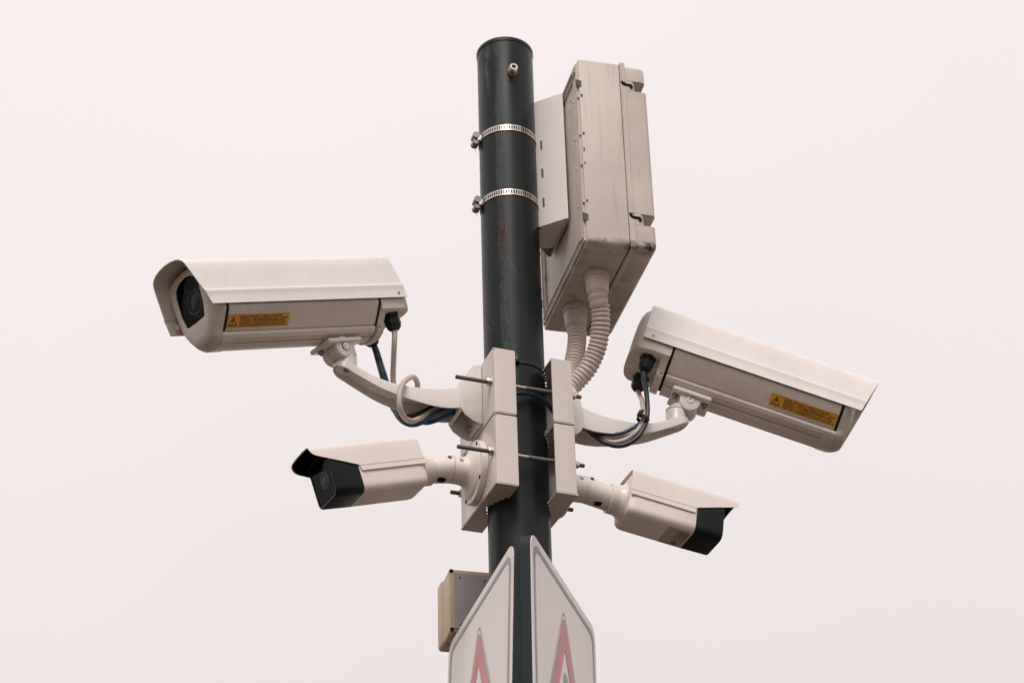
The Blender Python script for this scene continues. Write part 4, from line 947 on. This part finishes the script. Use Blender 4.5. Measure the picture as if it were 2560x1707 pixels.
cable('white_cable', [rf, at(1595, 978, cf_), at(1600, 990, cf_ - 0.02), at(1604.5, 1000, -0.020), at(1608, 1028, -0.040), at(1605.5, 1055, -0.042), at(1590, 1080, -0.040), at(1566, 1098, -0.030), at(1537, 1105.5, -0.022), at(1515, 1101, -0.014), at(1490, 1088, -0.006), at(1460, 1072, 0.0)], 0.0046, 'cable_white', 'pale cable hanging beside the black one at the right camera arm')
cable('blue_cable', [rn + AB * 0.005, at(1613, 945, cn_ + 0.006), at(1617, 972, cn_ - 0.002), at(1619, 1003, -0.028), at(1617, 1035, -0.036), at(1598, 1059, -0.036), at(1578, 1072, -0.034), at(1553, 1082.5, -0.028), at(1519, 1086, -0.020), at(1482, 1080, -0.012), at(1455, 1066, -0.004)], 0.0036, 'cable_blue', 'blue cable bending along the right camera arm')
cable('blue_cable', [at(1262, 985, -0.040), at(1284, 985, -0.064), at(1306, 983, -0.072), at(1330, 986, -0.070), at(1356, 999, -0.058), at(1376, 1018, -0.040), at(1392, 1042, -0.022)], 0.0040, 'cable_blue', 'blue cable arching across the pole between the clamp brackets')
# cable tie that bundles the right-hand cables
ct = at(1609, 1046, -0.046)
t = thing('bundle_cable_tie', mat4(AB, BB, ZV, ct), 'black cable tie bundling the cables at the right camera arm', 'cable tie')
bm = bmesh.new()
rx = Matrix.Rotation(R(24), 4, 'Y')
secs = []
for k in range(25):
    a = 2 * math.pi * k / 24; ca, sa = math.cos(a), math.sin(a)
    e = lambda r, z: (rx @ Vector(((0.0105 + r) * ca, 0.003 + (0.0090 + r) * sa, z)))
    secs.append([e(0, -0.004), e(0.0017, -0.004), e(0.0017, 0.004), e(0, 0.004)])
loft(bm, secs, False, False); bm_obj('strap', bm, 'black', t, 40)
bm = bmesh.new(); box(bm, -0.0155, -0.0065, -0.0115, -0.003, -0.0055, 0.0065, 0.0012); box(bm, -0.011, -0.007, -0.010, -0.007, 0.0055, 0.0120, 0.0006); bm_obj('buckle', bm, 'black', t, 40, rx)

# ================================================================== warning signs
def warning_sign(az, near, tilt, s, mark, label):
    """near: world point of the near top corner of the printed face; face runs away along az"""
    a = R(az); D = Vector((math.cos(a), math.sin(a), 0)); out = Vector((-D.y, D.x, 0)) if s < 0 else Vector((D.y, -D.x, 0))   # outward normal of the print
    Q = Matrix.Rotation(tilt, 3, D); up = Q @ ZV; out = Q @ out
    t = thing('warning_sign', mat4(D, up, out, near), label, 'road sign', 'hazard signs set in a V')
    W_, H_, r = (0.446 if s < 0 else 0.436), 0.62, 0.032
    pl = round_poly([(0, 0), (W_, 0), (W_, -H_), (0, -H_)], r, 8)
    bm = bmesh.new()
    rim = 0.0215
    ins = round_poly([(0.0012, -0.0012), (W_ - 0.0012, -0.0012), (W_ - 0.0012, -H_ + 0.0012), (0.0012, -H_ + 0.0012)], r - 0.001, 8)
    loft(bm, [[Vector((p.x, p.y, z)) for p in q] for q, z in ((ins, -rim), (pl, -rim + 0.0012), (pl, -0.0030), (ins, -0.0016))], False, True)
    bm_obj('rim', bm, 'sign_rim', t, 40)
    bm = bmesh.new(); f = round_poly([(0.0008, -0.0008), (W_ - 0.0008, -0.0008), (W_ - 0.0008, -H_ + 0.0008), (0.0008, -H_ + 0.0008)], r, 8)
    loft(bm, [[Vector((p.x, p.y, z)) for p in f] for z in (-0.0014, 0.0)]); bm_obj('panel', bm, 'sign_white', t, 40)
    def band(outer, inner, z, mat, nm):
        b3 = bmesh.new(); o_ = [b3.verts.new((p.x, p.y, z)) for p in outer]; i_ = [b3.verts.new((p.x, p.y, z)) for p in inner]; n = len(o_)
        for k in range(n): b3.faces.new((o_[k], o_[(k + 1) % n], i_[(k + 1) % n], i_[k]))
        return bm_obj(nm, b3, mat, t, None)
    e0, e1 = 0.0155, 0.0245
    R1 = lambda e: round_poly([(e, -e), (W_ - e, -e), (W_ - e, -H_ + e), (e, -H_ + e)], r - e * 0.25, 8)
    band(R1(e0), R1(e1), 0.0006, 'sign_grey', 'border_line')
    cx, zt_ = (0.2196 if s < 0 else 0.2090), -0.0670
    def tri(apex, hgt, rr):
        hb = hgt * math.tan(R(29.5)); return round_poly([(cx, apex), (cx + hb, apex - hgt), (cx - hb, apex - hgt)], rr, 7)
    T0, T1 = tri(zt_ + 0.0150, 0.3510, 0.030), tri(zt_ + 0.0120, 0.3465, 0.029)
    band(T0, T1, 0.0007, 'sign_dark', 'triangle_outline')
    band(tri(zt_ + 0.001, 0.325, 0.024), tri(zt_ - 0.0665, 0.218, 0.001), 0.0007, 'sign_red', 'red_triangle')
    if mark:
        b3 = bmesh.new()
        q = [(cx - 0.012, -0.200), (cx - 0.0135, -0.190), (cx - 0.010, -0.182), (cx, -0.1785), (cx + 0.010, -0.182), (cx + 0.0135, -0.190), (cx + 0.012, -0.200), (cx + 0.006, -0.275), (cx - 0.006, -0.275)]
        b3.faces.new([b3.verts.new((x, y, 0.0008)) for x, y in q])
        b3.faces.new([b3.verts.new((cx + 0.0105 * math.cos(k), -0.298 + 0.0105 * math.sin(k), 0.0008)) for k in [2 * math.pi * i / 20 for i in range(20)]])
        bm_obj('exclamation_mark', b3, 'sign_grey', t, None)
    # clamps that carry the plate on the pole
    for z in (-0.14, -0.46):
        bm = bmesh.new(); d0 = -rim; box(bm, 0.19, 0.245, z - 0.012, z + 0.012, -0.040, -0.0210, 0.001, 1); bm_obj('back_clip', bm, 'plate_steel', t, 30)
    return t
PNL = onplane(1080 + 785 / 3.852, 1300 + 190 / 3.852, (0, -0.220, 0), Vector((0, 1, 0)))
PNR = onplane(1080 + 950 / 3.852, 1300 + 85 / 3.852, (0, -0.225, 0), Vector((0, 1, 0)))
warning_sign(106.5, PNL, R(2.4), -1, True, 'faded red triangle sign facing left below the cameras')
warning_sign(74.6, PNR, R(0.8), 1, True, 'faded red triangle sign facing right below the cameras')

# ================================================================== small beige box on the pole
c15, d15 = frame_az(15.0)
bx = thing('junction_box', mat4(c15, d15, ZV, Vector((0, 0, 3.2955)) + d15 * 0.19), 'small beige plastic box left of the pole, its grey back plate facing the viewer', 'junction box')
bm = bmesh.new(); box(bm, -0.0872, 0.0400, 0.0, 0.055, 0.0, 0.1273, 0.004, 3); bm_obj('housing', bm, 'beige', bx, 40)
bm = bmesh.new(); box(bm, -0.0900, 0.0425, 0.0560, 0.094, -0.002, 0.1315, 0.007, 3); bm_obj('lid', bm, 'beige', bx, 40)
bm = bmesh.new(); box(bm, -0.0850, 0.0375, 0.0545, 0.0565, 0.002, 0.1250, 0); bm_obj('lid_seal', bm, 'dark_hole', bx, None)
bm = bmesh.new(); box(bm, -0.0795, 0.0300, -0.0032, -0.0004, 0.006, 0.1185, 0.0006, 1); pb = bm_obj('back_plate', bm, 'plate_steel', bx, 30)
for x, z in ((-0.0677, 0.1103), (-0.0203, 0.1080), (-0.0677, 0.0140)):
    bm = bmesh.new(); screw_head(bm, (x, -0.0032, z), (0, -1, 0), 0.0028, 0.0014); bm_obj('plate_screw', bm, 'steel', pb, 30)
for z in (0.1195, 0.0010):
    bm = bmesh.new(); box(bm, -0.0862, -0.0800, -0.0008, 0.0040, z, z + 0.0068, 0); bm_obj('corner_recess', bm, 'dark_hole', bx, None)
bm = bmesh.new(); box(bm, -0.0878, -0.0800, 0.004, 0.018, 0.068, 0.0765, 0.0015, 1); bm_obj('side_clip', bm, 'beige', bx, 30)
bm = bmesh.new(); box(bm, -0.012, 0.020, -0.136, -0.0034, 0.040, 0.075, 0.002, 1); bm_obj('pole_bracket', bm, 'plate_steel', bx, 30)
